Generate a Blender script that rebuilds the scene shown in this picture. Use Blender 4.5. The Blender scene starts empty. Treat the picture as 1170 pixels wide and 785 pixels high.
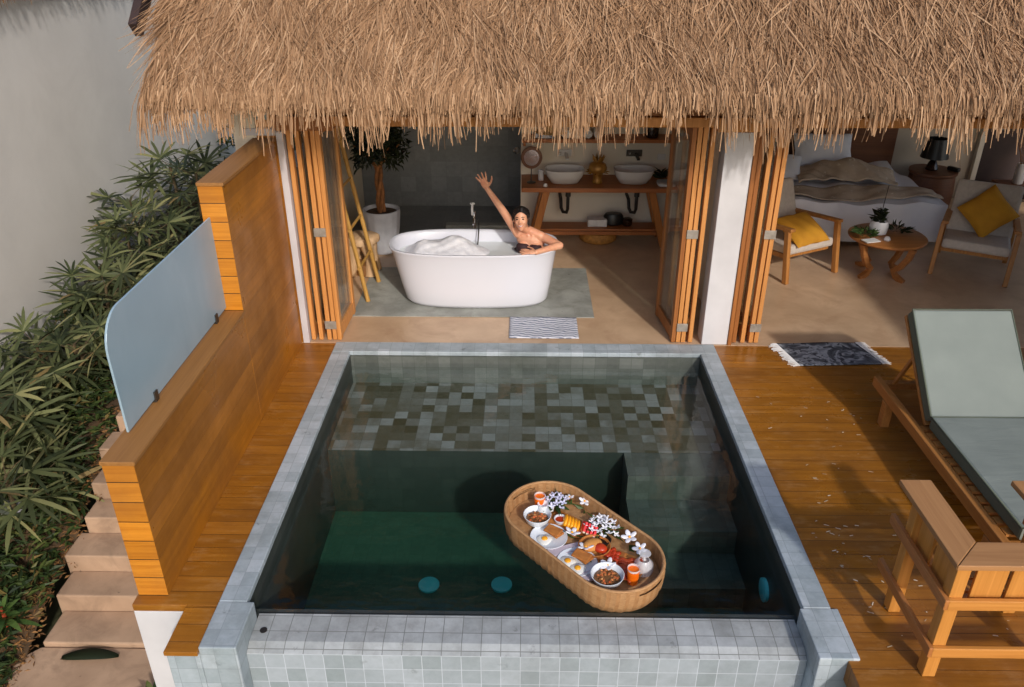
import bpy, bmesh, math, random
import numpy as np
from mathutils import Vector, Matrix
random.seed(7)
rng = np.random.default_rng(11)
PI = math.pi
R = math.radians
scene = bpy.context.scene
COL = scene.collection

# ------------------------------------------------------------------ camera, light, exposure
CAM_H, PITCH, YAW = 3.3, math.atan(480 / 918), math.atan(16 * math.cos(math.atan(480 / 918)) / 918)
cam = bpy.data.cameras.new('camera')
cam.sensor_width = 36
cam.lens = 36 * 918 / 1170
cam.clip_end = 500
camo = bpy.data.objects.new('camera', cam)
COL.objects.link(camo)
camo.location = (0, 0, CAM_H)
camo.rotation_euler = (PI / 2 - PITCH, 0, YAW)
scene.camera = camo

SUN_EL = 31.0
SUN_X, SUN_Y = 0.35, -0.937          # where the sun stands: in front of the villa, a little to the right
w = bpy.data.worlds.new('World')
scene.world = w
w.use_nodes = True
nt = w.node_tree
bg = nt.nodes['Background']
sky = nt.nodes.new('ShaderNodeTexSky')
sky.sky_type = 'NISHITA'
sky.sun_disc = False
sky.sun_elevation = R(SUN_EL)
sky.sun_rotation = math.atan2(SUN_X, SUN_Y)
sky.air_density = 1.0
sky.dust_density = 2.0
nt.links.new(sky.outputs[0], bg.inputs[0])
bg.inputs[1].default_value = 0.15
sl = bpy.data.lights.new('sun', 'SUN')
sl.energy = 2.0
sl.angle = R(2.2)
sl.color = (1.0, 0.94, 0.87)
so = bpy.data.objects.new('sun', sl)
COL.objects.link(so)
sd = Vector((SUN_X * math.cos(R(SUN_EL)), SUN_Y * math.cos(R(SUN_EL)), math.sin(R(SUN_EL))))
so.rotation_euler = sd.to_track_quat('Z', 'Y').to_euler()
scene.view_settings.view_transform = 'Standard'
scene.view_settings.look = 'None'
scene.view_settings.exposure = 0.2
scene.view_settings.gamma = 1.0
scene.cycles.use_denoising = True
scene.cycles.max_bounces = 10
scene.cycles.diffuse_bounces = 8
scene.cycles.transparent_max_bounces = 12
scene.cycles.caustics_reflective = False
scene.cycles.caustics_refractive = False


# ------------------------------------------------------------------ materials
def S(r, g, b, k=1.0):
    def l(c):
        c /= 255
        return k * (c / 12.92 if c <= .04045 else ((c + .055) / 1.055) ** 2.4)
    return (l(r), l(g), l(b), 1)


class NT:
    def __init__(s, name):
        s.m = bpy.data.materials.new(name)
        s.m.use_nodes = True
        s.t = s.m.node_tree
        s.p = s.t.nodes['Principled BSDF']
        s.out = s.t.nodes['Material Output']

    def n(s, typ, **kw):
        x = s.t.nodes.new(typ)
        for k, v in kw.items():
            setattr(x, k, v)
        return x

    def l(s, a, b):
        s.t.links.new(a, b)

    def coord(s, scale=(1, 1, 1), loc=(0, 0, 0), rot=(0, 0, 0)):
        tc = s.n('ShaderNodeTexCoord')
        mp = s.n('ShaderNodeMapping')
        mp.inputs['Scale'].default_value = scale
        mp.inputs['Location'].default_value = loc
        mp.inputs['Rotation'].default_value = rot
        s.l(tc.outputs['Object'], mp.inputs[0])
        return mp.outputs[0]

    def noise(s, vec, scale=5, detail=4, rough=.55, dist=0):
        x = s.n('ShaderNodeTexNoise')
        x.inputs['Scale'].default_value = scale
        x.inputs['Detail'].default_value = detail
        x.inputs['Roughness'].default_value = rough
        x.inputs['Distortion'].default_value = dist
        if vec is not None:
            s.l(vec, x.inputs['Vector'])
        return x.outputs['Fac']

    def ramp(s, fac, stops):
        x = s.n('ShaderNodeValToRGB')
        e = x.color_ramp.elements
        while len(e) < len(stops):
            e.new(.5)
        for i, (p, c) in enumerate(stops):
            e[i].position = p
            e[i].color = c
        s.l(fac, x.inputs[0])
        return x.outputs['Color']

    def mix(s, fac, a, b, mode='MIX'):
        x = s.n('ShaderNodeMix', data_type='RGBA', blend_type=mode)
        for v, i in ((fac, 0), (a, 6), (b, 7)):
            if hasattr(v, 'is_linked') or isinstance(v, bpy.types.NodeSocket):
                s.l(v, x.inputs[i])
            else:
                x.inputs[i].default_value = v
        return x.outputs[2]

    def math(s, op, a, b=0.0, c=0.0):
        x = s.n('ShaderNodeMath', operation=op)
        for v, i in ((a, 0), (b, 1), (c, 2)):
            if isinstance(v, bpy.types.NodeSocket):
                s.l(v, x.inputs[i])
            else:
                x.inputs[i].default_value = v
        return x.outputs[0]

    def bump(s, h, strength=.3, dist=.01):
        x = s.n('ShaderNodeBump')
        x.inputs['Strength'].default_value = strength
        x.inputs['Distance'].default_value = dist
        s.l(h, x.inputs['Height'])
        s.l(x.outputs[0], s.p.inputs['Normal'])

    def color(s, c):
        if isinstance(c, bpy.types.NodeSocket):
            s.l(c, s.p.inputs['Base Color'])
        else:
            s.p.inputs['Base Color'].default_value = c

    def rough(s, v):
        if isinstance(v, bpy.types.NodeSocket):
            s.l(v, s.p.inputs['Roughness'])
        else:
            s.p.inputs['Roughness'].default_value = v


def m_plain(name, c1, c2=None, scale=8, rough=.6, bump=.0, bscale=40, metal=0, spec=.5, stain=None, amount=.5, sscale=4.0, spots=None):
    t = NT(name)
    v = t.coord()
    c2 = c2 or tuple(x * .8 for x in c1[:3]) + (1,)
    c = t.ramp(t.noise(v, scale), [(.3, c2), (.7, c1)])
    if stain:
        c = t.mix(t.math('MULTIPLY', t.ramp(t.noise(t.coord((1, 1, 1), (5, 2, 1)), sscale, 7, .68, .6), [(.46, (0, 0, 0, 1)), (.66, (1, 1, 1, 1))]), amount), c, stain)
    if spots:
        c = t.mix(t.math('MULTIPLY', t.ramp(t.noise(t.coord((1, 1, 1), (1, 7, 3)), 11, 4, .6), [(.68, (0, 0, 0, 1)), (.74, (1, 1, 1, 1))]), .7), c, spots)
    t.color(c)
    t.rough(rough)
    t.p.inputs['Metallic'].default_value = metal
    t.p.inputs['Specular IOR Level'].default_value = spec
    if bump:
        t.bump(t.noise(v, bscale), bump, .005)
    return t.m


def m_wood(name, dark, light, axis='x', rough=.5, fine=38):
    t = NT(name)
    sc = {'x': (1.1, fine, fine), 'y': (fine, 1.1, fine), 'z': (fine, fine, 1.1)}[axis]
    v = t.coord(sc)
    g = t.noise(v, 1.0, 6, .65, .6)
    big = t.noise(t.coord(), 2.3, 2)
    c = t.ramp(g, [(.25, dark), (.5, tuple((a + b) / 2 for a, b in zip(dark, light))), (.75, light)])
    c = t.mix(t.math('MULTIPLY', big, .35), c, dark)
    t.color(c)
    t.rough(rough)
    t.bump(g, .12, .003)
    return t.m


def m_planks(name, dark, light, u, v, width, length, rough=.5, weather=None, gapc=(.02, .009, .003, 1), gap=.004, grain=45):
    """planks laid along axis u, rows counted along axis v"""
    t = NT(name)
    tc = t.n('ShaderNodeTexCoord')
    sep = t.n('ShaderNodeSeparateXYZ')
    t.l(tc.outputs['Object'], sep.inputs[0])
    comb = t.n('ShaderNodeCombineXYZ')
    t.l(t.math('ADD', sep.outputs['XYZ'.index(u)], 4.3), comb.inputs[0])
    t.l(sep.outputs['XYZ'.index(v)], comb.inputs[1])
    br = t.n('ShaderNodeTexBrick')
    br.offset = .37
    br.inputs['Color1'].default_value = (0, 0, 0, 1)
    br.inputs['Color2'].default_value = (1, 1, 1, 1)
    br.inputs['Mortar'].default_value = (.5, .5, .5, 1)
    br.inputs['Scale'].default_value = 1
    br.inputs['Mortar Size'].default_value = gap
    br.inputs['Mortar Smooth'].default_value = .3
    br.inputs['Brick Width'].default_value = length
    br.inputs['Row Height'].default_value = width
    t.l(comb.outputs[0], br.inputs['Vector'])
    gs = [grain] * 3
    gs['XYZ'.index(u)] = 1.2
    add = t.n('ShaderNodeVectorMath', operation='MULTIPLY_ADD')
    t.l(tc.outputs['Object'], add.inputs[0])
    add.inputs[1].default_value = gs
    sc3 = t.n('ShaderNodeVectorMath', operation='SCALE')
    t.l(br.outputs['Color'], sc3.inputs[0])
    sc3.inputs['Scale'].default_value = 9
    t.l(sc3.outputs[0], add.inputs[2])
    g = t.noise(add.outputs[0], 1.0, 6, .65, .8)
    c = t.ramp(g, [(.25, dark), (.72, light)])
    sepc = t.n('ShaderNodeSeparateColor')
    t.l(br.outputs['Color'], sepc.inputs[0])
    c = t.mix(t.math('MULTIPLY', sepc.outputs[0], .45), c, tuple(x * .55 for x in dark[:3]) + (1,))
    big = t.noise(t.coord(), 1.6, 5, .6)
    c = t.mix(t.math('MULTIPLY', t.ramp(big, [(.42, (0, 0, 0, 1)), (.7, (1, 1, 1, 1))]), .5), c, tuple(x * .45 for x in dark[:3]) + (1,))
    if weather:
        wn = t.noise(t.coord((2.5, 7, 2.5) if u == 'X' else (7, 2.5, 2.5)), 2.2, 6, .7)
        c = t.mix(t.math('MULTIPLY', t.ramp(wn, [(.52, (0, 0, 0, 1)), (.72, (1, 1, 1, 1))]), .3), c, weather)
    c = t.mix(br.outputs['Fac'], c, gapc)
    t.color(c)
    t.rough(t.ramp(big, [(.35, (max(.12, rough - .2),) * 3 + (1,)), (.65, (rough + .16,) * 3 + (1,))]))
    hgt = t.math('SUBTRACT', t.math('MULTIPLY', g, .25), br.outputs['Fac'])
    t.bump(hgt, .35, .004)
    return t.m


def m_tiles(name, size, stops, grout, gw=.05, rough=.45, offset=(.037, .037, .037), stain=None, vary=.6, spots=None):
    """small square stone tiles in three dimensions: every tile has a colour of its own"""
    t = NT(name)
    tc = t.n('ShaderNodeTexCoord')
    dv = t.n('ShaderNodeVectorMath', operation='MULTIPLY_ADD')
    t.l(tc.outputs['Object'], dv.inputs[0])
    dv.inputs[1].default_value = (1 / size,) * 3
    dv.inputs[2].default_value = offset
    fl = t.n('ShaderNodeVectorMath', operation='FLOOR')
    fr = t.n('ShaderNodeVectorMath', operation='FRACTION')
    t.l(dv.outputs[0], fl.inputs[0])
    t.l(dv.outputs[0], fr.inputs[0])
    wn = t.n('ShaderNodeTexWhiteNoise')
    wn.noise_dimensions = '3D'
    t.l(fl.outputs[0], wn.inputs['Vector'])
    geo = t.n('ShaderNodeNewGeometry')
    ab = t.n('ShaderNodeVectorMath', operation='ABSOLUTE')
    t.l(geo.outputs['True Normal'], ab.inputs[0])
    sn, sf = t.n('ShaderNodeSeparateXYZ'), t.n('ShaderNodeSeparateXYZ')
    t.l(ab.outputs[0], sn.inputs[0])
    t.l(fr.outputs[0], sf.inputs[0])
    tot = None
    for i in range(3):
        d = t.math('MULTIPLY', t.math('LESS_THAN', sf.outputs[i], gw), t.math('LESS_THAN', sn.outputs[i], .5))
        tot = d if tot is None else t.math('MAXIMUM', tot, d)
    v = t.coord()
    nz = t.noise(v, 22, 5, .65)
    big = t.noise(v, 1.7, 4, .6)
    f = t.math('ADD', t.math('MULTIPLY', wn.outputs['Value'], vary), t.math('MULTIPLY', t.math('ADD', nz, t.math('SUBTRACT', big, .5)), 1 - vary))
    c = t.ramp(f, stops)
    if stain:
        c = t.mix(t.math('MULTIPLY', t.ramp(t.noise(v, 3.1, 6, .7), [(.5, (0, 0, 0, 1)), (.68, (1, 1, 1, 1))]), .55), c, stain)
    c = t.mix(tot, c, grout)
    if spots:
        c = t.mix(t.math('MULTIPLY', t.ramp(t.noise(t.coord((1, 1, 1), (1, 7, 3)), 9, 5, .65), [(.64, (0, 0, 0, 1)), (.72, (1, 1, 1, 1))]), .6), c, spots)
        c = t.mix(t.math('MULTIPLY', t.ramp(t.noise(t.coord((1, 1, 1), (4, 1, 2)), 1.9, 5, .6), [(.5, (0, 0, 0, 1)), (.62, (1, 1, 1, 1))]), .28), c, spots)
    t.color(c)
    t.rough(rough)
    t.bump(t.math('SUBTRACT', t.math('MULTIPLY', nz, .3), tot), .3, .003)
    return t.m


def m_island(name, stops, rough=.7, trans=0.0, noise=0):
    t = NT(name)
    geo = t.n('ShaderNodeNewGeometry')
    f = geo.outputs['Random Per Island']
    if noise:
        f = t.math('ADD', t.math('MULTIPLY', f, 1 - noise), t.math('MULTIPLY', t.noise(t.coord(), 3, 3), noise))
    c = t.ramp(f, stops)
    t.color(c)
    t.rough(rough)
    t.p.inputs['Specular IOR Level'].default_value = .3
    if trans:
        tr = t.n('ShaderNodeBsdfTranslucent')
        t.l(c, tr.inputs[0])
        ms = t.n('ShaderNodeMixShader')
        ms.inputs[0].default_value = trans
        t.l(t.p.outputs[0], ms.inputs[1])
        t.l(tr.outputs[0], ms.inputs[2])
        t.l(ms.outputs[0], t.out.inputs[0])
    return t.m


def schlick(t, f0):
    """reflectance by angle, the same from both sides of a surface"""
    lw = t.n('ShaderNodeLayerWeight')
    lw.inputs['Blend'].default_value = .5
    return t.math('MULTIPLY_ADD', t.math('POWER', lw.outputs['Facing'], 5.0), 1 - f0, f0)


def m_glass(name, tint, alpha=.85, rough=.02):
    t = NT(name)
    t.color(tint)
    tr = t.n('ShaderNodeBsdfTransparent')
    tr.inputs[0].default_value = tint
    gl = t.n('ShaderNodeBsdfGlossy')
    gl.inputs['Roughness'].default_value = rough
    ms = t.n('ShaderNodeMixShader')
    t.l(schlick(t, .035), ms.inputs[0])
    t.l(tr.outputs[0], ms.inputs[1])
    t.l(gl.outputs[0], ms.inputs[2])
    ms2 = t.n('ShaderNodeMixShader')
    ms2.inputs[0].default_value = alpha
    t.rough(.3)
    t.l(t.p.outputs[0], ms2.inputs[1])
    t.l(ms.outputs[0], ms2.inputs[2])
    t.l(ms2.outputs[0], t.out.inputs[0])
    return t.m


M = {}
M['deck'] = m_planks('deck_boards', S(140, 86, 24), S(182, 120, 42), 'X', 'Y', .118, 40.0, .36, weather=S(190, 150, 100), gap=.0022, gapc=S(84, 48, 12), grain=26)
M['wall_boards'] = m_planks('wall_boards', S(150, 92, 20), S(190, 122, 34), 'Y', 'Z', .129, 40.0, .45, gap=.0007, gapc=S(110, 64, 16), grain=24)
M['wall_ends'] = m_planks('wall_board_ends', S(178, 106, 22), S(226, 150, 48), 'X', 'Z', .129, 30.0, .55, gap=.003)
M['wall_cap'] = m_wood('wall_cap_board', S(132, 88, 40), S(168, 118, 62), 'y', .6)
M['door_wood'] = m_wood('door_timber', S(182, 118, 58), S(222, 158, 92), 'z', .5)
M['door_wood2'] = m_wood('door_timber_dark', S(128, 76, 34), S(178, 112, 54), 'z', .5)
M['white_paint'] = m_plain('white_paint', S(202, 198, 202), S(186, 182, 186), 3, .6)
M['plaster'] = m_plain('grey_plaster', S(224, 221, 216), S(214, 211, 206), 1.2, .9, .15, 60, stain=S(206, 203, 198), amount=.4, sscale=1.3)
M['render_white'] = m_plain('white_render', S(210, 208, 210), S(194, 192, 194), 2.5, .8, .1, 50)
M['room_wall'] = m_plain('room_plaster', S(226, 216, 200), S(214, 204, 186), 1.5, .85, .05, 50)
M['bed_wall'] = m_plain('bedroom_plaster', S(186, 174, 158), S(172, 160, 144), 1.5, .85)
M['dark_tile'] = m_tiles('dark_slate_tile', .2, [(.2, S(104, 107, 108)), (.5, S(116, 119, 120)), (.8, S(130, 133, 133))], S(110, 112, 113), .02, .5, vary=.3)
M['coping'] = m_tiles('pale_stone_coping', .105, [(.15, S(146, 158, 164)), (.5, S(164, 175, 182)), (.85, S(184, 193, 200))], S(138, 147, 152), .03, .55, stain=S(118, 128, 128), vary=.45, spots=S(92, 98, 96))
M['ledge'] = m_tiles('pale_ledge_tile', .105, [(.15, S(144, 148, 148)), (.5, S(165, 169, 170)), (.85, S(184, 188, 190))], S(116, 118, 116), .04, .45, stain=S(118, 118, 114), vary=.4, spots=S(92, 92, 90))
M['facetile'] = m_tiles('front_face_tile', .105, [(.1, S(136, 147, 150)), (.5, S(156, 165, 172)), (.9, S(174, 182, 190))], S(192, 199, 208), .035, .4, stain=S(136, 144, 148), vary=.5, spots=S(126, 132, 134))
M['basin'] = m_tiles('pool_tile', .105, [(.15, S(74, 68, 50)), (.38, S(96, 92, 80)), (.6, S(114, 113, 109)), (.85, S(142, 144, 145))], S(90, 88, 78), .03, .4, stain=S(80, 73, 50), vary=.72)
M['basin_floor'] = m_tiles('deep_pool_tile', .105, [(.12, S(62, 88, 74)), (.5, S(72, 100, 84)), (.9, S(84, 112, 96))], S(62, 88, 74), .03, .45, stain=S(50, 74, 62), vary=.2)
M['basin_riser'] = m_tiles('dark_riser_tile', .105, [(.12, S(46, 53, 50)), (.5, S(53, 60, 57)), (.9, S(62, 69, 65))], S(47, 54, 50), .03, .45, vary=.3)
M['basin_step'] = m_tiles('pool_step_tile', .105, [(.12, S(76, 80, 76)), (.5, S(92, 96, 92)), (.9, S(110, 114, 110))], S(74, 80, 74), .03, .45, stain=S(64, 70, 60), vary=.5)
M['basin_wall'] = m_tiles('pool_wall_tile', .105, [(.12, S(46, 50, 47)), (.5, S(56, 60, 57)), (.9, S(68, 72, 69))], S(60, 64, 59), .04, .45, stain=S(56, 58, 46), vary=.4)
M['floor'] = m_plain('polished_concrete', S(208, 178, 146), S(180, 150, 120), 1.9, .32, .04, 20, stain=S(158, 122, 94), amount=.45, sscale=2.6)
M['stone_pad'] = m_plain('green_grey_stone', S(168, 170, 164), S(128, 130, 124), 2.6, .55, .25, 30, stain=S(104, 106, 96), amount=.5, sscale=5, spots=S(60, 62, 56))
M['stair'] = m_plain('tan_concrete', S(184, 154, 128), S(156, 128, 104), 2.2, .85, .2, 60, stain=S(132, 108, 88), amount=.6, sscale=3.4, spots=S(96, 84, 70))
M['soil'] = m_plain('garden_soil', S(92, 70, 46), S(52, 40, 26), 9, .95, .4, 40)
M['earth'] = m_plain('ground_earth', S(96, 88, 60), S(66, 70, 44), .6, .95)
M['thatch'] = m_island('thatch_straw', [(0, S(104, 78, 56)), (.2, S(144, 110, 80)), (.6, S(174, 137, 103)), (.9, S(198, 164, 130)), (1, S(192, 176, 156))], .75, .12, .3)
M['thatch_under'] = m_plain('thatch_underlay', S(92, 66, 42), S(62, 44, 28), 12, .95, .5, 60)
M['palm'] = m_island('palm_leaf', [(0, S(42, 50, 32)), (.35, S(68, 77, 48)), (.7, S(94, 101, 66)), (.9, S(124, 128, 86)), (.97, S(150, 146, 100)), (1, S(140, 112, 72))], .42, .22)
M['cane'] = m_plain('palm_cane', S(98, 82, 54), S(60, 50, 34), 14, .8)
M['cover'] = m_island('ground_cover_leaf', [(0, S(30, 44, 22)), (.5, S(52, 70, 34)), (.85, S(80, 92, 44)), (1, S(120, 96, 56))], .55, .15)
M['leaf_dark'] = m_island('dark_leaf', [(0, S(18, 24, 14)), (.6, S(34, 42, 24)), (1, S(52, 58, 34))], .5, .1)
M['leaf_mid'] = m_island('mid_leaf', [(0, S(40, 66, 34)), (1, S(84, 108, 54))], .45, .15)
M['leaf_red'] = m_island('red_leaf', [(0, S(140, 50, 34)), (1, S(186, 84, 52))], .5, .1)
M['leaf_yellow'] = m_island('yellow_green_leaf', [(0, S(132, 146, 50)), (1, S(160, 168, 70))], .5, .15)
M['straw_bits'] = m_island('straw_bits', [(0, S(190, 170, 140)), (1, S(228, 216, 196))], .8)
M['tub'] = m_plain('white_tub_enamel', S(216, 218, 228), S(210, 212, 222), 1, .22)
M['foam'] = m_plain('bath_foam', S(236, 236, 242), S(220, 222, 230), 9, .95, .6, 210)
t = NT('bath_foam_bubbles')
vo = t.n('ShaderNodeTexVoronoi')
vo.inputs['Scale'].default_value = 75
t.l(t.coord(), vo.inputs['Vector'])
t.color(t.ramp(t.noise(t.coord(), 16, 4), [(.3, S(214, 216, 224)), (.65, S(238, 238, 243))]))
t.rough(.6)
t.bump(t.math('SUBTRACT', 1.0, vo.outputs['Distance']), .22, .006)
M['foam'] = t.m
M['ceramic'] = m_plain('white_ceramic', S(214, 212, 210), S(206, 204, 202), 2, .15)
M['plate'] = m_plain('white_porcelain', S(226, 232, 238), S(216, 222, 230), 2, .15)
M['chrome'] = m_plain('chrome', (.75, .76, .78, 1), (.7, .71, .73, 1), 2, .15, metal=1)
M['steel_dark'] = m_plain('dark_steel', (.12, .11, .1, 1), (.08, .075, .07, 1), 4, .35, metal=.8)
M['steel_dull'] = m_plain('dull_steel', S(168, 160, 150), S(140, 132, 122), 20, .5, metal=.3)
M['pipe'] = m_plain('black_pipe', S(38, 34, 32), S(26, 24, 22), 4, .4)
M['vanity'] = m_wood('vanity_timber', S(136, 74, 32), S(190, 118, 60), 'x', .45)
M['vanity_z'] = m_wood('vanity_leg_timber', S(150, 86, 34), S(204, 132, 64), 'z', .45)
M['shelf_dark'] = m_wood('shelf_timber', S(84, 48, 28), S(126, 78, 46), 'x', .5)
M['chair_wood'] = m_wood('armchair_timber', S(152, 96, 44), S(202, 142, 76), 'z', .45)
M['table_wood'] = m_wood('table_timber', S(136, 84, 42), S(182, 122, 68), 'x', .35)
M['teak_x'] = m_wood('teak_rail', S(176, 114, 46), S(214, 150, 76), 'x', .5)
M['teak_y'] = m_wood('teak_side', S(150, 90, 44), S(196, 132, 72), 'y', .5)
M['teak_z'] = m_wood('teak_post', S(178, 116, 46), S(216, 152, 76), 'z', .5)
M['teak_cap'] = m_wood('teak_cap', S(150, 104, 62), S(186, 138, 90), 'y', .55, 30)
M['teak_capx'] = m_wood('teak_cap_cross', S(150, 104, 62), S(186, 138, 90), 'x', .55, 30)
M['lounger_wood'] = m_wood('lounger_timber', S(142, 90, 40), S(188, 128, 66), 'y', .5)
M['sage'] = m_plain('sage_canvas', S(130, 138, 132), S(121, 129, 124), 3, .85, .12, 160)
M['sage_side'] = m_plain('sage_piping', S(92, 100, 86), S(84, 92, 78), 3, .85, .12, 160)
t = NT('sage_canvas_creased')
v = t.coord()
t.color(t.ramp(t.noise(v, 3), [(.3, S(119, 127, 122)), (.7, S(132, 140, 134))]))
t.rough(.85)
cr = t.noise(t.coord((1.6, 9, 9)), 1.0, 4, .5, 1.2)
t.bump(t.math('ADD', t.math('MULTIPLY', cr, 1.0), t.math('MULTIPLY', t.noise(v, 170), .05)), .28, .02)
M['sage_seat'] = t.m
M['linen'] = m_plain('grey_linen', S(202, 190, 178), S(188, 176, 164), 30, .9, .15, 200)
M['linen_white'] = m_plain('white_bed_linen', S(232, 233, 240), S(220, 223, 234), 4, .85, .1, 60)
M['mustard'] = m_plain('mustard_cloth', S(204, 146, 34), S(184, 126, 26), 6, .85, .2, 120)
M['towel'] = m_plain('white_towel', S(222, 220, 218), S(206, 204, 202), 20, .95, .4, 150)
M['black'] = m_plain('black_plastic', S(28, 26, 26), S(20, 19, 19), 5, .4)
M['curtain'] = m_plain('dark_brown_panel', S(60, 42, 38), S(44, 30, 28), 4, .7)
M['brass'] = m_plain('gilded_wood', S(186, 138, 66), S(140, 96, 40), 18, .4, .3, 60, metal=.35)
M['rattan'] = m_plain('rattan', S(196, 140, 66), S(142, 94, 40), 30, .7, .5, 90)
M['straw_hat'] = m_plain('straw_hat', S(206, 168, 110), S(170, 132, 80), 40, .8, .4, 120)
M['bamboo'] = m_wood('bamboo', S(160, 116, 52), S(208, 164, 90), 'z', .45, 14)
M['stump'] = m_wood('pale_driftwood', S(182, 144, 104), S(222, 188, 148), 'z', .65, 12)
M['stump_dark'] = m_wood('driftwood_base', S(110, 72, 36), S(160, 112, 62), 'z', .65, 12)
M['pot'] = m_plain('pale_fluted_pot', S(200, 202, 208), S(178, 180, 188), 6, .7, .2, 40)
M['trunk'] = m_plain('ficus_trunk', S(150, 98, 52), S(104, 64, 32), 16, .8, .5, 40)
M['skin'] = m_plain('skin', S(224, 168, 136), S(212, 150, 118), 14, .42, .05, 120, stain=S(206, 128, 104), amount=.3, sscale=9)
M['skin'].node_tree.nodes['Principled BSDF'].inputs['Subsurface Weight'].default_value = .08
M['hair'] = m_plain('black_hair', S(30, 24, 24), S(18, 15, 15), 40, .4)
M['bikini'] = m_plain('dark_bikini', S(58, 30, 34), S(44, 24, 28), 10, .7)
M['lips'] = m_plain('lips', S(186, 84, 78), S(176, 76, 70), 10, .4)
M['teeth'] = m_plain('teeth', S(240, 236, 230), S(236, 232, 226), 10, .3)
M['eye'] = m_plain('dark_eye', S(40, 28, 24), S(30, 20, 18), 10, .2)
M['orange'] = m_plain('orange_juice', S(250, 122, 24), S(238, 104, 14), 10, .3)
M['granola'] = m_island('granola', [(0, S(110, 66, 34)), (.6, S(170, 110, 62)), (.85, S(206, 96, 50)), (1, S(226, 176, 110))], .7)
M['broth'] = m_plain('brown_porridge', S(132, 92, 52), S(108, 72, 40), 20, .4)
M['yolk'] = m_plain('egg_yolk', S(246, 178, 40), S(240, 160, 26), 10, .25)
M['egg'] = m_plain('egg_white', S(240, 240, 234), S(230, 230, 222), 10, .3)
M['toast'] = m_plain('toasted_bread', S(196, 126, 58), S(146, 82, 30), 14, .8, .4, 70)
M['bread'] = m_plain('golden_bread', S(226, 164, 88), S(190, 118, 50), 12, .7, .3, 60)
M['jam'] = m_plain('red_jam', S(196, 66, 24), S(158, 40, 16), 18, .25, .3, 60)
M['bacon'] = m_plain('red_brown_bacon', S(200, 84, 40), S(150, 50, 22), 24, .4, .3, 60)
M['mango'] = m_plain('mango_flesh', S(250, 176, 34), S(240, 152, 20), 12, .35)
M['melon'] = m_plain('watermelon_flesh', S(232, 66, 70), S(216, 46, 54), 14, .35)
M['melon_rind'] = m_plain('pale_rind', S(236, 206, 180), S(222, 196, 160), 14, .5)
M['petal'] = m_plain('white_petal', S(238, 238, 242), S(226, 226, 234), 20, .6)
M['petal_lilac'] = m_plain('lilac_white_petal', S(218, 218, 238), S(200, 200, 226), 20, .6)
M['napkin'] = m_plain('lilac_grey_napkin', S(204, 190, 200), S(188, 174, 184), 20, .9, .2, 90)
M['sauce'] = m_plain('dark_sauce', S(48, 30, 20), S(36, 22, 14), 10, .2)
M['water_glass'] = m_glass('clear_glass', (.95, .95, .97, 1), .62)
M['pane'] = m_glass('door_pane', (.94, .96, .95, 1), .96)
M['frost'] = m_plain('frosted_glass', S(152, 174, 186), S(138, 162, 176), 1.1, .3, stain=S(168, 186, 196), amount=.35, sscale=1.6)
M['light_lens'] = m_plain('teal_lens', S(110, 225, 232), S(90, 205, 215), 3, .3)
M['pale_stone'] = m_plain('pale_round_stone', S(190, 188, 196), S(168, 166, 172), 6, .8, .2, 30)

t = NT('woven_basket')
v = t.coord((1, 1, 1))
wv = t.noise(t.coord((30, 30, 260)), 1, 2)
c = t.ramp(wv, [(.3, S(150, 108, 70)), (.7, S(190, 148, 102))])
t.color(t.mix(t.math('MULTIPLY', t.noise(v, 6, 3), .5), c, S(168, 124, 80)))
t.rough(.7)
t.bump(wv, .4, .004)
M['basket'] = t.m
M['basket_dark'] = m_plain('woven_basket_shade', S(172, 127, 82), S(148, 106, 66), 30, .7, .3, 120)

t = NT('entry_rug')
v = t.coord()
a = t.noise(t.coord((1, 1, 1), (3.1, .4, 0)), 3.4, 3, .5, 2.2)
b = t.noise(t.coord((1, 1, 1), (0, 7.4, 0)), 9, 2, .5, 2.5)
c = t.ramp(a, [(.36, S(62, 64, 70)), (.46, S(104, 108, 116)), (.53, S(164, 168, 174)), (.60, S(92, 96, 102)), (.72, S(56, 58, 62))])
c = t.mix(t.ramp(b, [(.55, (0, 0, 0, 1)), (.6, (1, 1, 1, 1))]), c, S(60, 62, 70))
t.color(c)
t.rough(.95)
t.bump(t.noise(v, 160), .3, .004)
M['rug'] = t.m
t = NT('bath_mat')
wv = t.n('ShaderNodeTexWave')
wv.bands_direction = 'Y'
wv.inputs['Scale'].default_value = 7.5
wv.inputs['Distortion'].default_value = 5
wv.inputs['Detail'].default_value = 2
wv.inputs['Detail Scale'].default_value = 1.2
t.l(t.coord((1.5, 1.0, 1), (0, 0, 0), (0, 0, .12)), wv.inputs[0])
t.color(t.ramp(wv.outputs['Fac'], [(.3, S(128, 136, 154)), (.55, S(206, 208, 218))]))
t.rough(.95)
t.bump(t.noise(t.coord(), 140), .4, .005)
M['bathmat'] = t.m
t = NT('beige_throw')
v = t.coord()
c = t.ramp(t.noise(v, 5, 4), [(.35, S(176, 156, 136)), (.65, S(202, 184, 164))])
b = t.noise(t.coord((1, 1, 1), (2, 3, 0)), 14, 2)
t.color(t.mix(t.ramp(b, [(.64, (0, 0, 0, 1)), (.68, (1, 1, 1, 1))]), c, S(214, 202, 188)))
t.rough(.95)
t.bump(t.noise(v, 90), .3, .005)
M['throw'] = t.m

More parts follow.
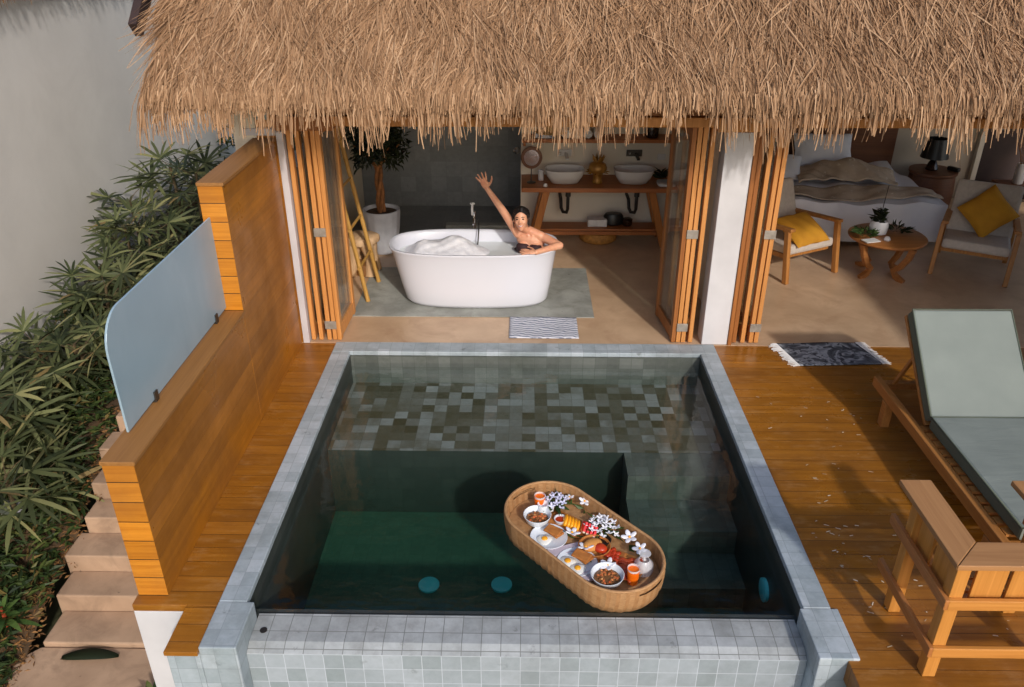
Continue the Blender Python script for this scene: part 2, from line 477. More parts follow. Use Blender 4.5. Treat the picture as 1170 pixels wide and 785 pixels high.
# water: clear surface that reflects by angle, and a green body that swallows light with depth
t = NT('pool_water')
tr = t.n('ShaderNodeBsdfTransparent')
gl = t.n('ShaderNodeBsdfGlossy')
gl.inputs['Roughness'].default_value = .03
ms = t.n('ShaderNodeMixShader')
bp = t.n('ShaderNodeBump')
bp.inputs['Strength'].default_value = .22
bp.inputs['Distance'].default_value = .02
t.l(t.noise(t.coord((1, 1.5, 1)), 4.5, 3), bp.inputs['Height'])
t.l(bp.outputs[0], gl.inputs['Normal'])
t.l(schlick(t, .03), ms.inputs[0])
t.l(tr.outputs[0], ms.inputs[1])
t.l(gl.outputs[0], ms.inputs[2])
t.l(ms.outputs[0], t.out.inputs[0])
va = t.n('ShaderNodeVolumeAbsorption')
va.inputs['Color'].default_value = (.40, .66, .59, 1)
va.inputs['Density'].default_value = .85
t.l(va.outputs[0], t.out.inputs['Volume'])
M['water'] = t.m
t = NT('bath_water')
t.color((.75, .8, .82, 1))
t.rough(.08)
M['bathwater'] = t.m


# ------------------------------------------------------------------ mesh helpers
W = {}      # world matrix of each built object


class MB:
    def __init__(s):
        s.v, s.f, s.mi, s.cur = [], [], [], 0

    def add(s, vs, fs):
        o = len(s.v)
        s.v += [tuple(p) for p in vs]
        s.f += [tuple(i + o for i in f) for f in fs]
        s.mi += [s.cur] * len(fs)
        return s

    def obox(s, c, size, rot=None):
        c = Vector(c)
        a, b, d = (x / 2 for x in size)
        vs = [Vector((x, y, z)) for x in (-a, a) for y in (-b, b) for z in (-d, d)]
        if rot is not None:
            vs = [rot @ p for p in vs]
        return s.add([c + p for p in vs], [(0, 1, 3, 2), (4, 6, 7, 5), (0, 4, 5, 1), (2, 3, 7, 6), (0, 2, 6, 4), (1, 5, 7, 3)])

    def box(s, x0, x1, y0, y1, z0, z1):
        return s.obox(((x0 + x1) / 2, (y0 + y1) / 2, (z0 + z1) / 2), (x1 - x0, y1 - y0, z1 - z0))

    def beam(s, p, q, wd, ht, up=(0, 0, 1)):
        p, q, up = Vector(p), Vector(q), Vector(up)
        y = (q - p).normalized()
        x = y.cross(up)
        if x.length < 1e-4:
            x = y.cross(Vector((1, 0, 0)))
        x.normalize()
        z = x.cross(y)
        rot = Matrix((x, y, z)).transposed()
        return s.obox((p + q) / 2, (wd, (q - p).length, ht), rot)

    def rings(s, rs, cap0=True, cap1=True, closed=True):
        n = len(rs[0])
        vs = [p for r in rs for p in r]
        fs = []
        for i in range(len(rs) - 1):
            for j in range(n if closed else n - 1):
                k = (j + 1) % n
                fs.append((i * n + j, i * n + k, (i + 1) * n + k, (i + 1) * n + j))
        if cap0:
            fs.append(tuple(reversed(range(n))))
        if cap1:
            fs.append(tuple((len(rs) - 1) * n + j for j in range(n)))
        return s.add(vs, fs)

    def tube(s, pts, rad, n=8, sx=1.0, cap=True):
        pts = [Vector(p) for p in pts]
        if not hasattr(rad, '__len__'):
            rad = [rad] * len(pts)
        rs, prev = [], None
        for i, p in enumerate(pts):
            d = (pts[min(i + 1, len(pts) - 1)] - pts[max(i - 1, 0)]).normalized()
            a = prev if prev is not None else (Vector((0, 0, 1)) if abs(d.z) < .9 else Vector((1, 0, 0)))
            x = (a - d * a.dot(d)).normalized()
            prev = x
            y = d.cross(x)
            rs.append([p + x * (rad[i] * math.cos(2 * PI * k / n)) + y * (rad[i] * sx * math.sin(2 * PI * k / n)) for k in range(n)])
        return s.rings(rs, cap, cap)

    def lathe(s, prof, c=(0, 0, 0), n=24, sx=1, sy=1, fn=None):
        c = Vector(c)
        rs = []
        for r, z in prof:
            ring = []
            for k in range(n):
                a = 2 * PI * k / n
                rr = r * (fn(a, z) if fn else 1)
                ring.append(c + Vector((rr * sx * math.cos(a), rr * sy * math.sin(a), z)))
            rs.append(ring)
        return s.rings(rs)

    def ell(s, c, rad, rot=None, nu=14, nv=9):
        c = Vector(c)
        rs = []
        for i in range(nv + 1):
            th = PI * (i + .02) / (nv + .04) if 0 < i < nv else (0.04 if i == 0 else PI - .04)
            ring = []
            for k in range(nu):
                a = 2 * PI * k / nu
                p = Vector((rad[0] * math.sin(th) * math.cos(a), rad[1] * math.sin(th) * math.sin(a), -rad[2] * math.cos(th)))
                ring.append(c + (rot @ p if rot is not None else p))
            rs.append(ring)
        return s.rings(rs)

    def grid(s, fn, nu, nv):
        vs = [fn(i / nu, j / nv) for j in range(nv + 1) for i in range(nu + 1)]
        fs = [(j * (nu + 1) + i, j * (nu + 1) + i + 1, (j + 1) * (nu + 1) + i + 1, (j + 1) * (nu + 1) + i) for j in range(nv) for i in range(nu)]
        return s.add(vs, fs)

    def prism(s, poly, z0, z1):
        return s.rings([[(x, y, z0) for x, y in poly], [(x, y, z1) for x, y in poly]])

    def build(s, name, mats, parent=None, base=None, bevel=0, smooth=False, solid=0, subsurf=0):
        """vertices are given in world coordinates"""
        me = bpy.data.meshes.new(name)
        mw = W[parent] if parent is not None else Matrix.Translation(Vector(base if base else (0, 0, 0)))
        inv = mw.inverted()
        me.from_pydata([inv @ Vector(p) for p in s.v], [], s.f)
        mats = mats if isinstance(mats, list) else [mats]
        for m in mats:
            me.materials.append(m)
        if len(mats) > 1:
            me.polygons.foreach_set('material_index', s.mi)
        if smooth:
            me.polygons.foreach_set('use_smooth', [True] * len(me.polygons))
        me.update()
        if smooth and smooth is not True:
            try:
                me.set_sharp_from_angle(angle=R(smooth))
            except Exception:
                pass
        o = bpy.data.objects.new(name, me)
        COL.objects.link(o)
        W[o] = mw
        if parent is not None:
            o.parent = parent
        else:
            o.matrix_world = mw
        if solid:
            md = o.modifiers.new('solid', 'SOLIDIFY')
            md.thickness = solid
            md.offset = 0
        if bevel:
            md = o.modifiers.new('bevel', 'BEVEL')
            md.width = bevel
            md.segments = 2
            md.limit_method = 'ANGLE'
            md.angle_limit = R(40)
        if subsurf:
            md = o.modifiers.new('sub', 'SUBSURF')
            md.levels = md.render_levels = subsurf
        return o


def tag(o, label, cat, group=None):
    o['label'] = label
    o['category'] = cat
    if group:
        o['group'] = group
    return o


def thing(name, label, cat, loc=(0, 0, 0), group=None, rz=0):
    o = bpy.data.objects.new(name, None)
    COL.objects.link(o)
    o.empty_display_size = .05
    o.location = loc
    o.rotation_euler = (0, 0, rz)
    W[o] = Matrix.Translation(Vector(loc)) @ Matrix.Rotation(rz, 4, 'Z')
    return tag(o, label, cat, group)


def kids(o):
    return [c for c in bpy.data.objects if c.parent == o]


def copy_tree(o, loc=None, rz=None, label=None, parent=None, scale=None):
    c = o.copy()
    COL.objects.link(c)
    c.parent = parent
    if loc is not None:
        c.location = loc
    if rz is not None:
        c.rotation_euler = (0, 0, rz)
    if scale:
        c.scale = scale if hasattr(scale, '__len__') else (scale,) * 3
    if label:
        c['label'] = label
    for k in kids(o):
        copy_tree(k, parent=c)
    return c


def struct(o):
    o['kind'] = 'structure'
    return o


def stuff(o):
    o['kind'] = 'stuff'
    return o


def fast_mesh(name, V, F4, mat, parent=None, base=None):
    """big meshes straight from numpy arrays of quads"""
    me = bpy.data.meshes.new(name)
    mw = W[parent] if parent is not None else Matrix.Translation(Vector(base if base else (0, 0, 0)))
    off = np.array(mw.inverted().translation)
    V = (V + off).astype(np.float32)
    me.vertices.add(len(V))
    me.vertices.foreach_set('co', V.ravel())
    me.loops.add(F4.size)
    me.loops.foreach_set('vertex_index', F4.ravel().astype(np.int32))
    me.polygons.add(len(F4))
    me.polygons.foreach_set('loop_start', np.arange(0, F4.size, 4, dtype=np.int32))
    me.polygons.foreach_set('loop_total', np.full(len(F4), 4, dtype=np.int32))
    me.update(calc_edges=True)
    me.validate()
    me.materials.append(mat)
    o = bpy.data.objects.new(name, me)
    COL.objects.link(o)
    W[o] = mw
    if parent is not None:
        o.parent = parent
    else:
        o.matrix_world = mw
    return o


# ------------------------------------------------------------------ setting
struct(MB().add([(-60, -60, -1.95), (60, -60, -1.95), (60, 60, -1.95), (-60, 60, -1.95)], [(0, 1, 2, 3)]).build('ground', M['earth']))

b = MB()
b.box(1.655, 7.6, 1.2, 6.30, -.14, -.002)
b.box(-2.13, -1.655, 3.2, 6.30, -.05, -.002)
b.box(-1.83, -1.655, 2.88, 3.199, -.03, -.002)
struct(b.build('timber_deck', M['deck'], bevel=.004))
b = MB()
b.box(-2.3, 7.6, 6.302, 11.2, -.3, 0.0)
struct(b.build('room_floor', M['floor']))
struct(MB().box(-1.62, .67, 6.84, 8.06, .0005, .008).build('stone_floor_pad', M['stone_pad'], bevel=.002))
b = MB().box(-2.3, -.04, 8.95, 10.2, .0005, .006)
struct(b.build('shower_floor', M['dark_tile']))
b = MB().box(-.95, -.05, 9.3, 9.42, .006, .05)
struct(b.build('shower_kerb', M['stone_pad'], bevel=.008))


def gz(y):
    return -1.95 if y < 3.2 else (-1.15 + .36 * (y - 5.55) if y < 6.5 else -.81 + .12 * (y - 6.5))


def gfn(u, v):
    x, y = -5.2 + u * 1.42, 3.0 + v * 9
    return (x, y, max(-1.93, gz(y)) + .05 * math.sin(3 * x + 2 * y) + .04 * math.sin(7 * y - 5 * x))


struct(MB().grid(gfn, 24, 70).build('garden_bed', M['soil'], smooth=True))

# stairs beside the wall
b = MB()
NOSE = [(7.4, 0.12), (7.08, -.04), (6.77, -.2), (6.46, -.36), (6.15, -.52), (5.85, -.68), (5.55 + .26, -.84), (5.55, -1.0), (5.28, -1.16), (5.0, -1.32), (4.72, -1.48), (4.4, -1.64)]
NOSE = [(5.55 + .285 * k, -1.0 + .16 * k) for k in range(6, 0, -1)] + [(5.55, -1.0), (5.29, -1.16), (5.0, -1.32), (4.72, -1.48), (4.39, -1.64)]
for i, (y, z) in enumerate(NOSE):
    back = 11 if i == 0 else NOSE[i - 1][0]
    xl = -3.74 + .035 * math.sin(i * 2.1)
    b.box(xl, -2.2, y, back, z - .5, z)
# curled lower landing
poly = [(-3.72, 4.38), (-3.80, 4.30), (-3.84, 4.2), (-3.82, 4.08), (-3.74, 3.98), (-3.72, 3.8), (-3.74, 3.6), (-3.66, 3.1), (-2.2, 3.1), (-2.2, 4.38)]
b.prism(poly, -1.95, -1.675)
struct(b.build('garden_stair', M['stair'], bevel=.012))

# ------------------------------------------------------------------ swimming pool
WZ = -.10
pool = thing('swimming_pool', 'stone tiled plunge pool sunk in the timber deck, brimming with dark green water', 'pool', (0, 4.6, -1.4))
PX0, PX1, PY0, PY1 = -1.5, 1.53, 3.3, 6.12
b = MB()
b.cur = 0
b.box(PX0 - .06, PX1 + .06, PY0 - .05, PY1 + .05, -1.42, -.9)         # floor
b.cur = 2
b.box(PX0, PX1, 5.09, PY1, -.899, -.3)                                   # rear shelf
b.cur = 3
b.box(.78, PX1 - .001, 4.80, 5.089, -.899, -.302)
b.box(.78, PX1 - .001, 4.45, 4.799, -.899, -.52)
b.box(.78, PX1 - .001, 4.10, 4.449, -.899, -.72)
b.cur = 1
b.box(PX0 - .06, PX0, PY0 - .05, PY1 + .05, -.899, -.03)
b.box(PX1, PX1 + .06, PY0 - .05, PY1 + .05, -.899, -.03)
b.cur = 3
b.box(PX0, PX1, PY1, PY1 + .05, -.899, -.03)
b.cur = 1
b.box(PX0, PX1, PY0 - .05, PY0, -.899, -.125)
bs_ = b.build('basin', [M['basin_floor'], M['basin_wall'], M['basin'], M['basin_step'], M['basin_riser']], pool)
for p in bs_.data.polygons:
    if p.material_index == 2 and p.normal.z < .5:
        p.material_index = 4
b = MB()
b.box(-1.655, PX1 + .15, PY1 + .001, 6.30, -.028, .012)     # rear coping
b.box(-1.655, PX0, 3.22, PY1, -.028, .012)
b.box(PX1, PX1 + .15, 3.22, PY1, -.028, .012)
b.build('coping', M['coping'], pool, bevel=.006)
b = MB()
b.box(-1.655, PX0 + .04, 2.90, 3.218, -1.6, .012)             # front corner piers
b.box(-1.83, -1.656, 2.90, 3.19, -1.6, -.032)
b.build('corner_pier', M['coping'], pool, bevel=.006)
b = MB()
b.box(PX1 - .02, PX1 + .185, 2.88, 3.218, -1.6, .012)
b.build('corner_pier', M['coping'], pool, bevel=.006)
b = MB()
b.rings([[(x, 3.248, -1.6), (x, 3.0, -1.6), (x, 3.0, -.14), (x, 3.06, -.112), (x, 3.248, -.106)] for x in (PX0 + .042, PX1 - .022)])
o = b.build('overflow_ledge', [M['ledge'], M['facetile']], pool)
for p in o.data.polygons:
    if abs(p.normal.y) > .8:
        p.material_index = 1
for (x, y, z, wall) in ((-.66, 4.28, -.898, 0), (-.14, 4.29, -.898, 0), (PX1 - .001, 3.77, -.40, 1)):
    b = MB()
    if wall:
        b.rings([[(PX1 - d, y + r * math.cos(a), z + r * math.sin(a)) for a in np.linspace(0, 2 * PI, 25)[:-1]] for d, r in ((0, .075), (.02, .075), (.025, .06))])
    else:
        b.lathe([(.075, 0), (.075, .015), (.06, .02)], (x, y, z))
    b.build('pool_light', M['light_lens'], pool, smooth=40)
b = MB()
b.lathe([(.02, 0), (.02, .004)], (-1.40, 3.13, -.109), 12)
b.build('drain_cap', M['pipe'], pool)
# water body
b = MB().box(PX0 - .03, PX1 + .03, PY0 - .045, PY1 + .03, -.96, WZ)
wat = struct(b.build('water', M['water']))

# ------------------------------------------------------------------ timber wall on the left, with its glass screen
tw = thing('timber_wall', 'orange timber plank wall along the left side of the pool, low in front and stepping up to a tall rear block', 'wall', (-2.02, 4.6, 0))
b = MB()
b.box(-2.12, -1.955, 3.27, 5.05, -.12, .88)
b.box(-2.12, -1.955, 5.051, 6.28, -.12, 1.79)
o = b.build('plank_facing', [M['wall_boards'], M['wall_ends']], tw, bevel=.002)
for p in o.data.polygons:
    if abs(p.normal.y) > .8:
        p.material_index = 1
MB().box(-2.125, -1.945, 3.262, 5.046, .882, .905).build('cap_board', M['wall_cap'], tw, bevel=.003)
MB().box(-2.125, -1.945, 5.047, 6.28, 1.792, 1.815).build('cap_board', M['wall_cap'], tw, bevel=.003)
lw = MB().box(-2.13, -1.832, 3.2, 3.262, -1.95, -.052).box(-2.13, -2.07, 3.263, 6.3, -1.95, -.122)
tag(lw.build('white_retaining_wall', M['render_white'], base=(-2.0, 3.2, -1.9), bevel=.004), 'white rendered retaining wall under the left deck corner', 'wall')

gs = thing('glass_screen', 'pale blue frosted glass screen with rounded corners standing on the low timber wall', 'glass screen', (-2.075, 4.3, .905))
pts = []


def arc(cy, cz, r, a0, a1, n=8):
    return [(cy + r * math.cos(R(a0 + (a1 - a0) * i / n)), cz + r * math.sin(R(a0 + (a1 - a0) * i / n))) for i in range(n + 1)]


pts = [(3.5, .925), (5.1, .925)] + arc(5.07, 1.55, .03, 0, 90, 4) + arc(3.70, 1.38, .2, 90, 180)
MB().rings([[(x, y, z) for y, z in pts] for x in (-2.083, -2.071)]).build('pane', M['frost'], gs, bevel=.002)
for y in (3.85, 4.85):
    MB().box(-2.092, -2.062, y - .02, y + .02, .905, .97).build('clamp', M['steel_dark'], gs, bevel=.002)

# ------------------------------------------------------------------ the villa
villa = thing('thatched_villa', 'thatched villa behind the pool with folding timber doors opened on a bathroom and a bedroom', 'villa', (2, 8, 0))
b = MB()
b.box(-2.28, -2.1, 6.3, 7.2, -.3, 2.7)            # left outer wall, with a high opening added over the ladder to let daylight in
b.box(-2.28, -2.1, 7.2, 9.3, -.3, 1.30)
b.box(-2.28, -2.1, 9.3, 10.4, -.3, 2.7)
b.box(-2.28, -2.1, 7.2, 9.3, 2.5, 2.7)
b.build('side_wall', M['room_wall'], villa)
MB().box(-2.0985, -.04, 10.2, 10.4, .006, 2.7).build('shower_wall', M['dark_tile'], villa)
MB().box(-.04, 1.95, 9.2, 9.4, 0, 2.7).box(-.038, .10, 9.401, 10.4, 0, 2.7).build('vanity_wall', M['room_wall'], villa)
MB().box(1.75, 1.84, 6.501, 9.199, 0, 2.7).build('partition_wall', M['room_wall'], villa)
MB().box(1.951, 7.6, 10.65, 10.85, 0, 2.7).box(7.45, 7.6, 6.5, 6.9, 0, 2.7).box(7.45, 7.6, 10.4, 10.649, 0, 2.7).box(7.45, 7.6, 6.901, 10.399, 0, .5).build('bedroom_wall', M['bed_wall'], villa)  # unseen opening above the right sill, added to light the bedroom
MB().box(4.75, 7.6, 6.32, 6.5, 0, 2.7).build('front_wall', M['render_white'], villa)
MB().box(-2.29, 7.61, 6.318, 10.86, 2.7005, 2.78).build('ceiling', M['room_wall'], villa)
MB().box(-2.28, 7.6, 6.35, 6.45, 1.98, 2.7).build('transom_panel', M['door_wood2'], villa)
pil = MB().box(1.575, 1.80, 6.315, 6.5, .0, 1.86).build('pillar', M['render_white'], villa, bevel=.006)
MB().box(1.50, 1.86, 6.30, 6.5, 1.865, 1.975).build('lintel', M['door_wood'], villa, bevel=.004)
MB().box(-1.96, -1.5, 6.30, 6.5, 1.865, 1.975).build('lintel', M['door_wood2'], villa, bevel=.004)
MB().box(-1.945, -1.89, 6.29, 6.40, 0.0, 1.86).box(-2.2, -1.946, 6.285, 6.40, 1.83, 1.885).build('white_door_frame', M['white_paint'], villa, bevel=.004)
MB().box(-1.5, 1.5, 6.30, 6.42, 1.9, 1.975).box(1.86, 4.75, 6.30, 6.42, 1.9, 1.975).build('door_head', M['door_wood'], villa, bevel=.004)
MB().box(1.801, 1.835, 6.30, 6.42, 0, 1.86).build('door_jamb', M['door_wood2'], villa, bevel=.003)
wf_ = MB().box(-2.2, -1.95, 6.33, 6.37, 1.89, 1.94).box(-2.2, -2.15, 6.33, 6.37, 1.941, 2.3).box(-2.0, -1.95, 6.33, 6.37, 1.941, 2.3).build('side_window', M['door_wood'], villa, bevel=.003)
MB().box(-2.149, -2.001, 6.345, 6.355, 1.941, 2.3).build('glass_pane', M['frost'], wf_)
# plank facing of the villa left of the doors
MB().box(-2.28, -1.947, 6.31, 6.345, -.1, 1.825).build('front_boarding', M['wall_boards'], villa)


def door_leaf(x0, x1, y0, y1, mat, hinge=True):
    """a folded glazed leaf: stiles, rails and a pane, standing between (x0,y0) and (x1,y1)"""
    a, c = Vector((x0, y0, 0)), Vector((x1, y1, 0))
    d = (c - a).normalized()
    H = 1.885
    b = MB()
    n = Vector((-d.y, d.x, 0))
    rot = Matrix((d, n, Vector((0, 0, 1)))).transposed()
    th, sw = .036, .062
    for p in (a + d * sw / 2, c - d * sw / 2):
        b.obox(p + Vector((0, 0, H / 2 + .012)), (sw, th, H), rot)
    L = (c - a).length
    for z, h in ((.07, .11), (H - .04, .09)):
        b.obox((a + c) / 2 + Vector((0, 0, z + .012)), (L - 2 * sw, th - .004, h), rot)
    o = b.build('folding_door', mat, villa, bevel=.003)
    g = MB().obox((a + c) / 2 + Vector((0, 0, H / 2 + .02)), (L - 2 * sw, .008, H - .2), rot)
    g.build('glass_pane', M['pane'], o)
    if hinge:
        for z in (.16, 1.02):
            MB().obox(a - d * .006 + Vector((0, 0, z)), (.012, .05, .075), rot).build('hinge', M['steel_dull'], o, bevel=.002)
    return o


# left stack, between the white frame and the bathroom
for x, dx, mt, h in ((-1.862, -.01, 'door_wood', 0), (-1.795, -.02, 'door_wood', 0), (-1.722, .0, 'door_wood', 1), (-1.672, .008, 'door_wood', 1), (-1.632, .015, 'door_wood', 0)):
    door_leaf(x, x + dx, 6.335, 6.92, M[mt], h)
# stack left of the pillar
for x, dx, mt, h in ((1.33, -.06, 'door_wood2', 0), (1.372, .0, 'door_wood', 1), (1.416, .008, 'door_wood', 1), (1.478, .03, 'door_wood', 0)):
    door_leaf(x, x + dx, 6.335, 6.92, M[mt], h)
# stack right of the pillar
for x, dx, mt, h in ((1.865, .0, 'door_wood2', 0), (1.94, .03, 'door_wood', 0), (2.012, .02, 'door_wood', 1), (2.058, .03, 'door_wood', 1)):
    door_leaf(x, x + dx, 6.335, 6.92, M[mt], h)

# ------------------------------------------------------------------ thatch
EY, EZ, SL = 5.64, 2.25, .86        # eave line and slope


def strands(N, X0, X1, smin, smax, Lmin, Lmax, jit, lift, wid, hang, depth=0.0, seg=5, sx=1.0, ribs=None):
    tuft = 9
    NT_ = N // tuft
    N = NT_ * tuft
    s0 = np.repeat(rng.uniform(smin, smax, NT_), tuft) + rng.normal(0, .045, N)
    X = np.repeat(rng.uniform(X0, X1, NT_), tuft) + rng.normal(0, .024, N)
    X = np.maximum(X, X0)
    tang = np.repeat(rng.normal(0, jit, NT_), tuft)
    L = rng.uniform(Lmin, Lmax, N)
    ln = math.hypot(1, SL)
    T = np.array([0, -1 / ln, -SL / ln])
    Nn = np.array([0, -SL / ln, 1 / ln])
    lf = rng.uniform(0, lift, N)
    P = np.stack([X, EY + s0 / ln, EZ + s0 * SL / ln], 1) + Nn * (lf - depth)[:, None]
    clump = np.sin(X * 9.1) * .5 + np.sin(X * 23.7 + 1.3) * .5 + np.sin(X * 4.3 + .4) * .4
    ang = tang + rng.normal(0, jit * .42, N) + .18 * np.sin(X * 5.3 + s0 * 6) + .12 * np.sin(X * 13.1 - s0 * 9)
    ang = ang - .28 * np.clip((-2.2 - X) / .5, 0, 1)
    D = T * np.cos(ang)[:, None] + np.array([1., 0, 0]) * np.sin(ang)[:, None] + Nn * rng.normal(.02, .07, N)[:, None]
    hl = hang * (.72 + .25 * clump) * np.repeat(rng.uniform(.5, 1.15, NT_), tuft) * rng.uniform(.45, 1.2, N)
    side = np.cross(D, Nn)
    tw = rng.normal(0, .8, N)
    side = side * np.cos(tw)[:, None] + Nn * np.sin(tw)[:, None]
    pts = [P.copy()]
    zlow = EZ - .02 - hl
    hj = np.repeat(rng.normal(0, .10, NT_), tuft) + rng.normal(0, .06, N)
    hy = rng.normal(-.05, .1, N)
    for k in range(seg):
        P2 = P + D * (L / seg)[:, None]
        # past the eave the straw bends over and hangs
        past = np.clip((EY + .03 - P2[:, 1]) / .12, 0, 1)[:, None]
        Dh = np.stack([hj, hy, -np.ones(N)], 1)
        Dh /= np.linalg.norm(Dh, axis=1)[:, None]
        D = D * (1 - past * .62) + Dh * past * .62
        D[:, 2] -= .035
        D[:, 0] += rng.normal(0, .05, N)
        D /= np.linalg.norm(D, axis=1)[:, None]
        stop = (P[:, 1] < EY + .05) & (P[:, 2] < zlow)
        P = P + D * (np.where(stop, .0005, L / seg))[:, None]
        pts.append(P.copy())
    wv = rng.uniform(.65, 1.3, N) * wid
    V = np.zeros((N, seg + 1, 2, 3))
    for k, p in enumerate(pts):
        f = wv * (1 - .7 * (k / seg) ** 1.5)
        V[:, k, 0] = p - side * (f / 2)[:, None]
        V[:, k, 1] = p + side * (f / 2)[:, None]
    base = (np.arange(N) * (seg + 1) * 2)[:, None]
    q = np.concatenate([np.array([[2 * k, 2 * k + 1, 2 * k + 3, 2 * k + 2]]) for k in range(seg)], 0)
    F = (base[:, :, None] + q[None]).reshape(-1, 4)
    return V.reshape(-1, 3), F


sets = [strands(58000, -2.58, 5.6, .0, 1.55, .22, .46, .31, .045, .0085, .04),
        strands(6500, -2.68, 7.8, 1.5, 4.3, .5, .9, .28, .06, .024, .06, seg=4),
        strands(3600, 5.5, 7.9, .0, 1.6, .35, .65, .3, .05, .018, .06),
        strands(2500, -2.62, 7.8, -.02, .30, .42, .80, .12, .03, .0095, .33, depth=.01, seg=9),
        strands(1300, -2.62, 7.8, -.02, .20, .36, .62, .12, .04, .0095, .28, depth=.07, seg=9)]
Vs, Fs, o0 = [], [], 0
for V, F in sets:
    Vs.append(V)
    Fs.append(F + o0)
    o0 += len(V)
roof = fast_mesh('thatch_roof', np.concatenate(Vs), np.concatenate(Fs), M['thatch'], villa)
b = MB()
ry = 9.0
rz_ = EZ + SL * (ry - EY)
b.rings([[(x, EY + .10, EZ - .02), (x, EY + .08, EZ + .035), (x, ry, rz_ - .03), (x, 12.4, EZ - .03), (x, 12.4, EZ - .17), (x, ry, rz_ - .2)] for x in (-2.62, 7.8)])
b.build('roof_underlay', M['thatch_under'], roof)
MB().beam((-2.80, 6.12, 2.62), (-2.80, ry, 2.62 + SL * (ry - 6.12)), .06, .12).build('barge_board', M['curtain'], villa)

# neighbour
nb = thing('neighbour_villa', 'grey plastered wall and thatch edge of the next villa at the upper left', 'villa', (-5.1, 8, -1))
MB().box(-5.3, -5.0, 2, 16, -1.95, 3.4).build('plaster_wall', M['plaster'], nb)
b = MB()
b.rings([[(-4.86, y, 2.80), (-4.86, y, 2.94), (-7, y, 4.8), (-7, y, 4.6)] for y in (2, 16)])
nr = b.build('thatch_roof', M['thatch_under'], nb)
N = 9000
Y0 = rng.uniform(3, 15, N)
s = rng.uniform(-.02, .5, N)
P = np.stack([-4.86 - s * .76, Y0, 2.90 + s * .65 + rng.uniform(-.1, .05, N)], 1)
L = rng.uniform(.10, .26, N)
seg = 4
D = np.stack([np.full(N, .76), rng.normal(0, .25, N), np.full(N, -.65)], 1)
V = np.zeros((N, seg + 1, 2, 3))
side = np.stack([rng.normal(0, .3, N), np.ones(N), rng.normal(0, .3, N)], 1) * .006
for k in range(seg + 1):
    V[:, k, 0] = P - side * (1 - .6 * k / seg)
    V[:, k, 1] = P + side * (1 - .6 * k / seg)
    past = (P[:, 0] > -4.88)[:, None]
    D = np.where(past, D * .4 + np.array([0.02, 0, -1]) * .6, D)
    D /= np.linalg.norm(D, axis=1)[:, None]
    P = P + D * (L / seg)[:, None]
q = np.array([[2 * k, 2 * k + 1, 2 * k + 3, 2 * k + 2] for k in range(seg)])
F = ((np.arange(N) * (seg + 1) * 2)[:, None, None] + q[None]).reshape(-1, 4)
fast_mesh('thatch_fringe', V.reshape(-1, 3), F, M['thatch'], nr)

# timber wall added at the right end of the deck (out of the picture, it shades the bedroom side)
pw = MB().box(4.75, 4.92, 2.4, 6.3, -.1, 2.3)
tag(pw.build('timber_shade_wall', M['wall_boards'], base=(4.83, 4.3, 0), bevel=.004), 'tall unseen timber wall added at the right end of the deck to shade the bedroom side', 'wall')

#@@OBJECTS
# ------------------------------------------------------------------ bathtub, foam, tap
tub = thing('bathtub', 'large white freestanding oval bathtub on the green-grey stone pad', 'bathtub', (-.48, 7.3, .008))


def sup(cx, cy, a, bb, z, n=72, e=2.9):
    r = []
    for k in range(n):
        t_ = 2 * PI * k / n
        c_, s_ = math.cos(t_), math.sin(t_)
        r.append((cx + a * math.copysign(abs(c_) ** (2 / e), c_), cy + bb * math.copysign(abs(s_) ** (2 / e), s_), z))
    return r


TCX, TCY = -.48, 7.29
prof = [(.62, .25, .010), (.668, .278, .016), (.696, .296, .05), (.726, .318, .2), (.762, .342, .4), (.788, .360, .53), (.805, .37, .567), (.812, .374, .578), (.808, .371, .587), (.79, .355, .588), (.775, .342, .58), (.762, .332, .56), (.72, .305, .4), (.66, .27, .2), (.60, .23, .13), (.4, .15, .12)]
b = MB()
b.rings([sup(TCX + .025 * (1 - z / .58) if z < .58 else TCX, TCY, a, c_, z) for a, c_, z in prof])
b.build('shell', M['tub'], tub, smooth=60)
tubw = struct(MB().rings([sup(TCX, TCY, .748, .322, .47), sup(TCX, TCY, .752, .326, .475)]).build('bath_water', M['bathwater']))
def foam(u, v_):
    a_, q_ = 2 * PI * u, v_
    x = -.775 + .42 * q_ * math.cos(a_) * (1 + .10 * math.sin(3 * a_ + 1))
    y = TCY + .005 + .285 * q_ * math.sin(a_) * (1 + .06 * math.sin(5 * a_))
    k = max(0, 1 - q_ ** 2.2)
    h = .05 + .10 * math.exp(-((x + .66) / .15) ** 2 - ((y - 7.36) / .17) ** 2) + .075 * math.exp(-((x + .95) / .14) ** 2 - ((y - 7.28) / .16) ** 2)
    n_ = .006 * math.sin(23 * x + 11 * y) * math.sin(19 * y - 7 * x) + .004 * math.sin(51 * x - 9 * y) * math.sin(47 * y + 13 * x)
    return (x, y, .468 + (h + n_) * min(1, k * 1.7) ** .8)


fo = MB().grid(foam, 90, 34).build('bath_foam', M['foam'], smooth=True)
stuff(fo)

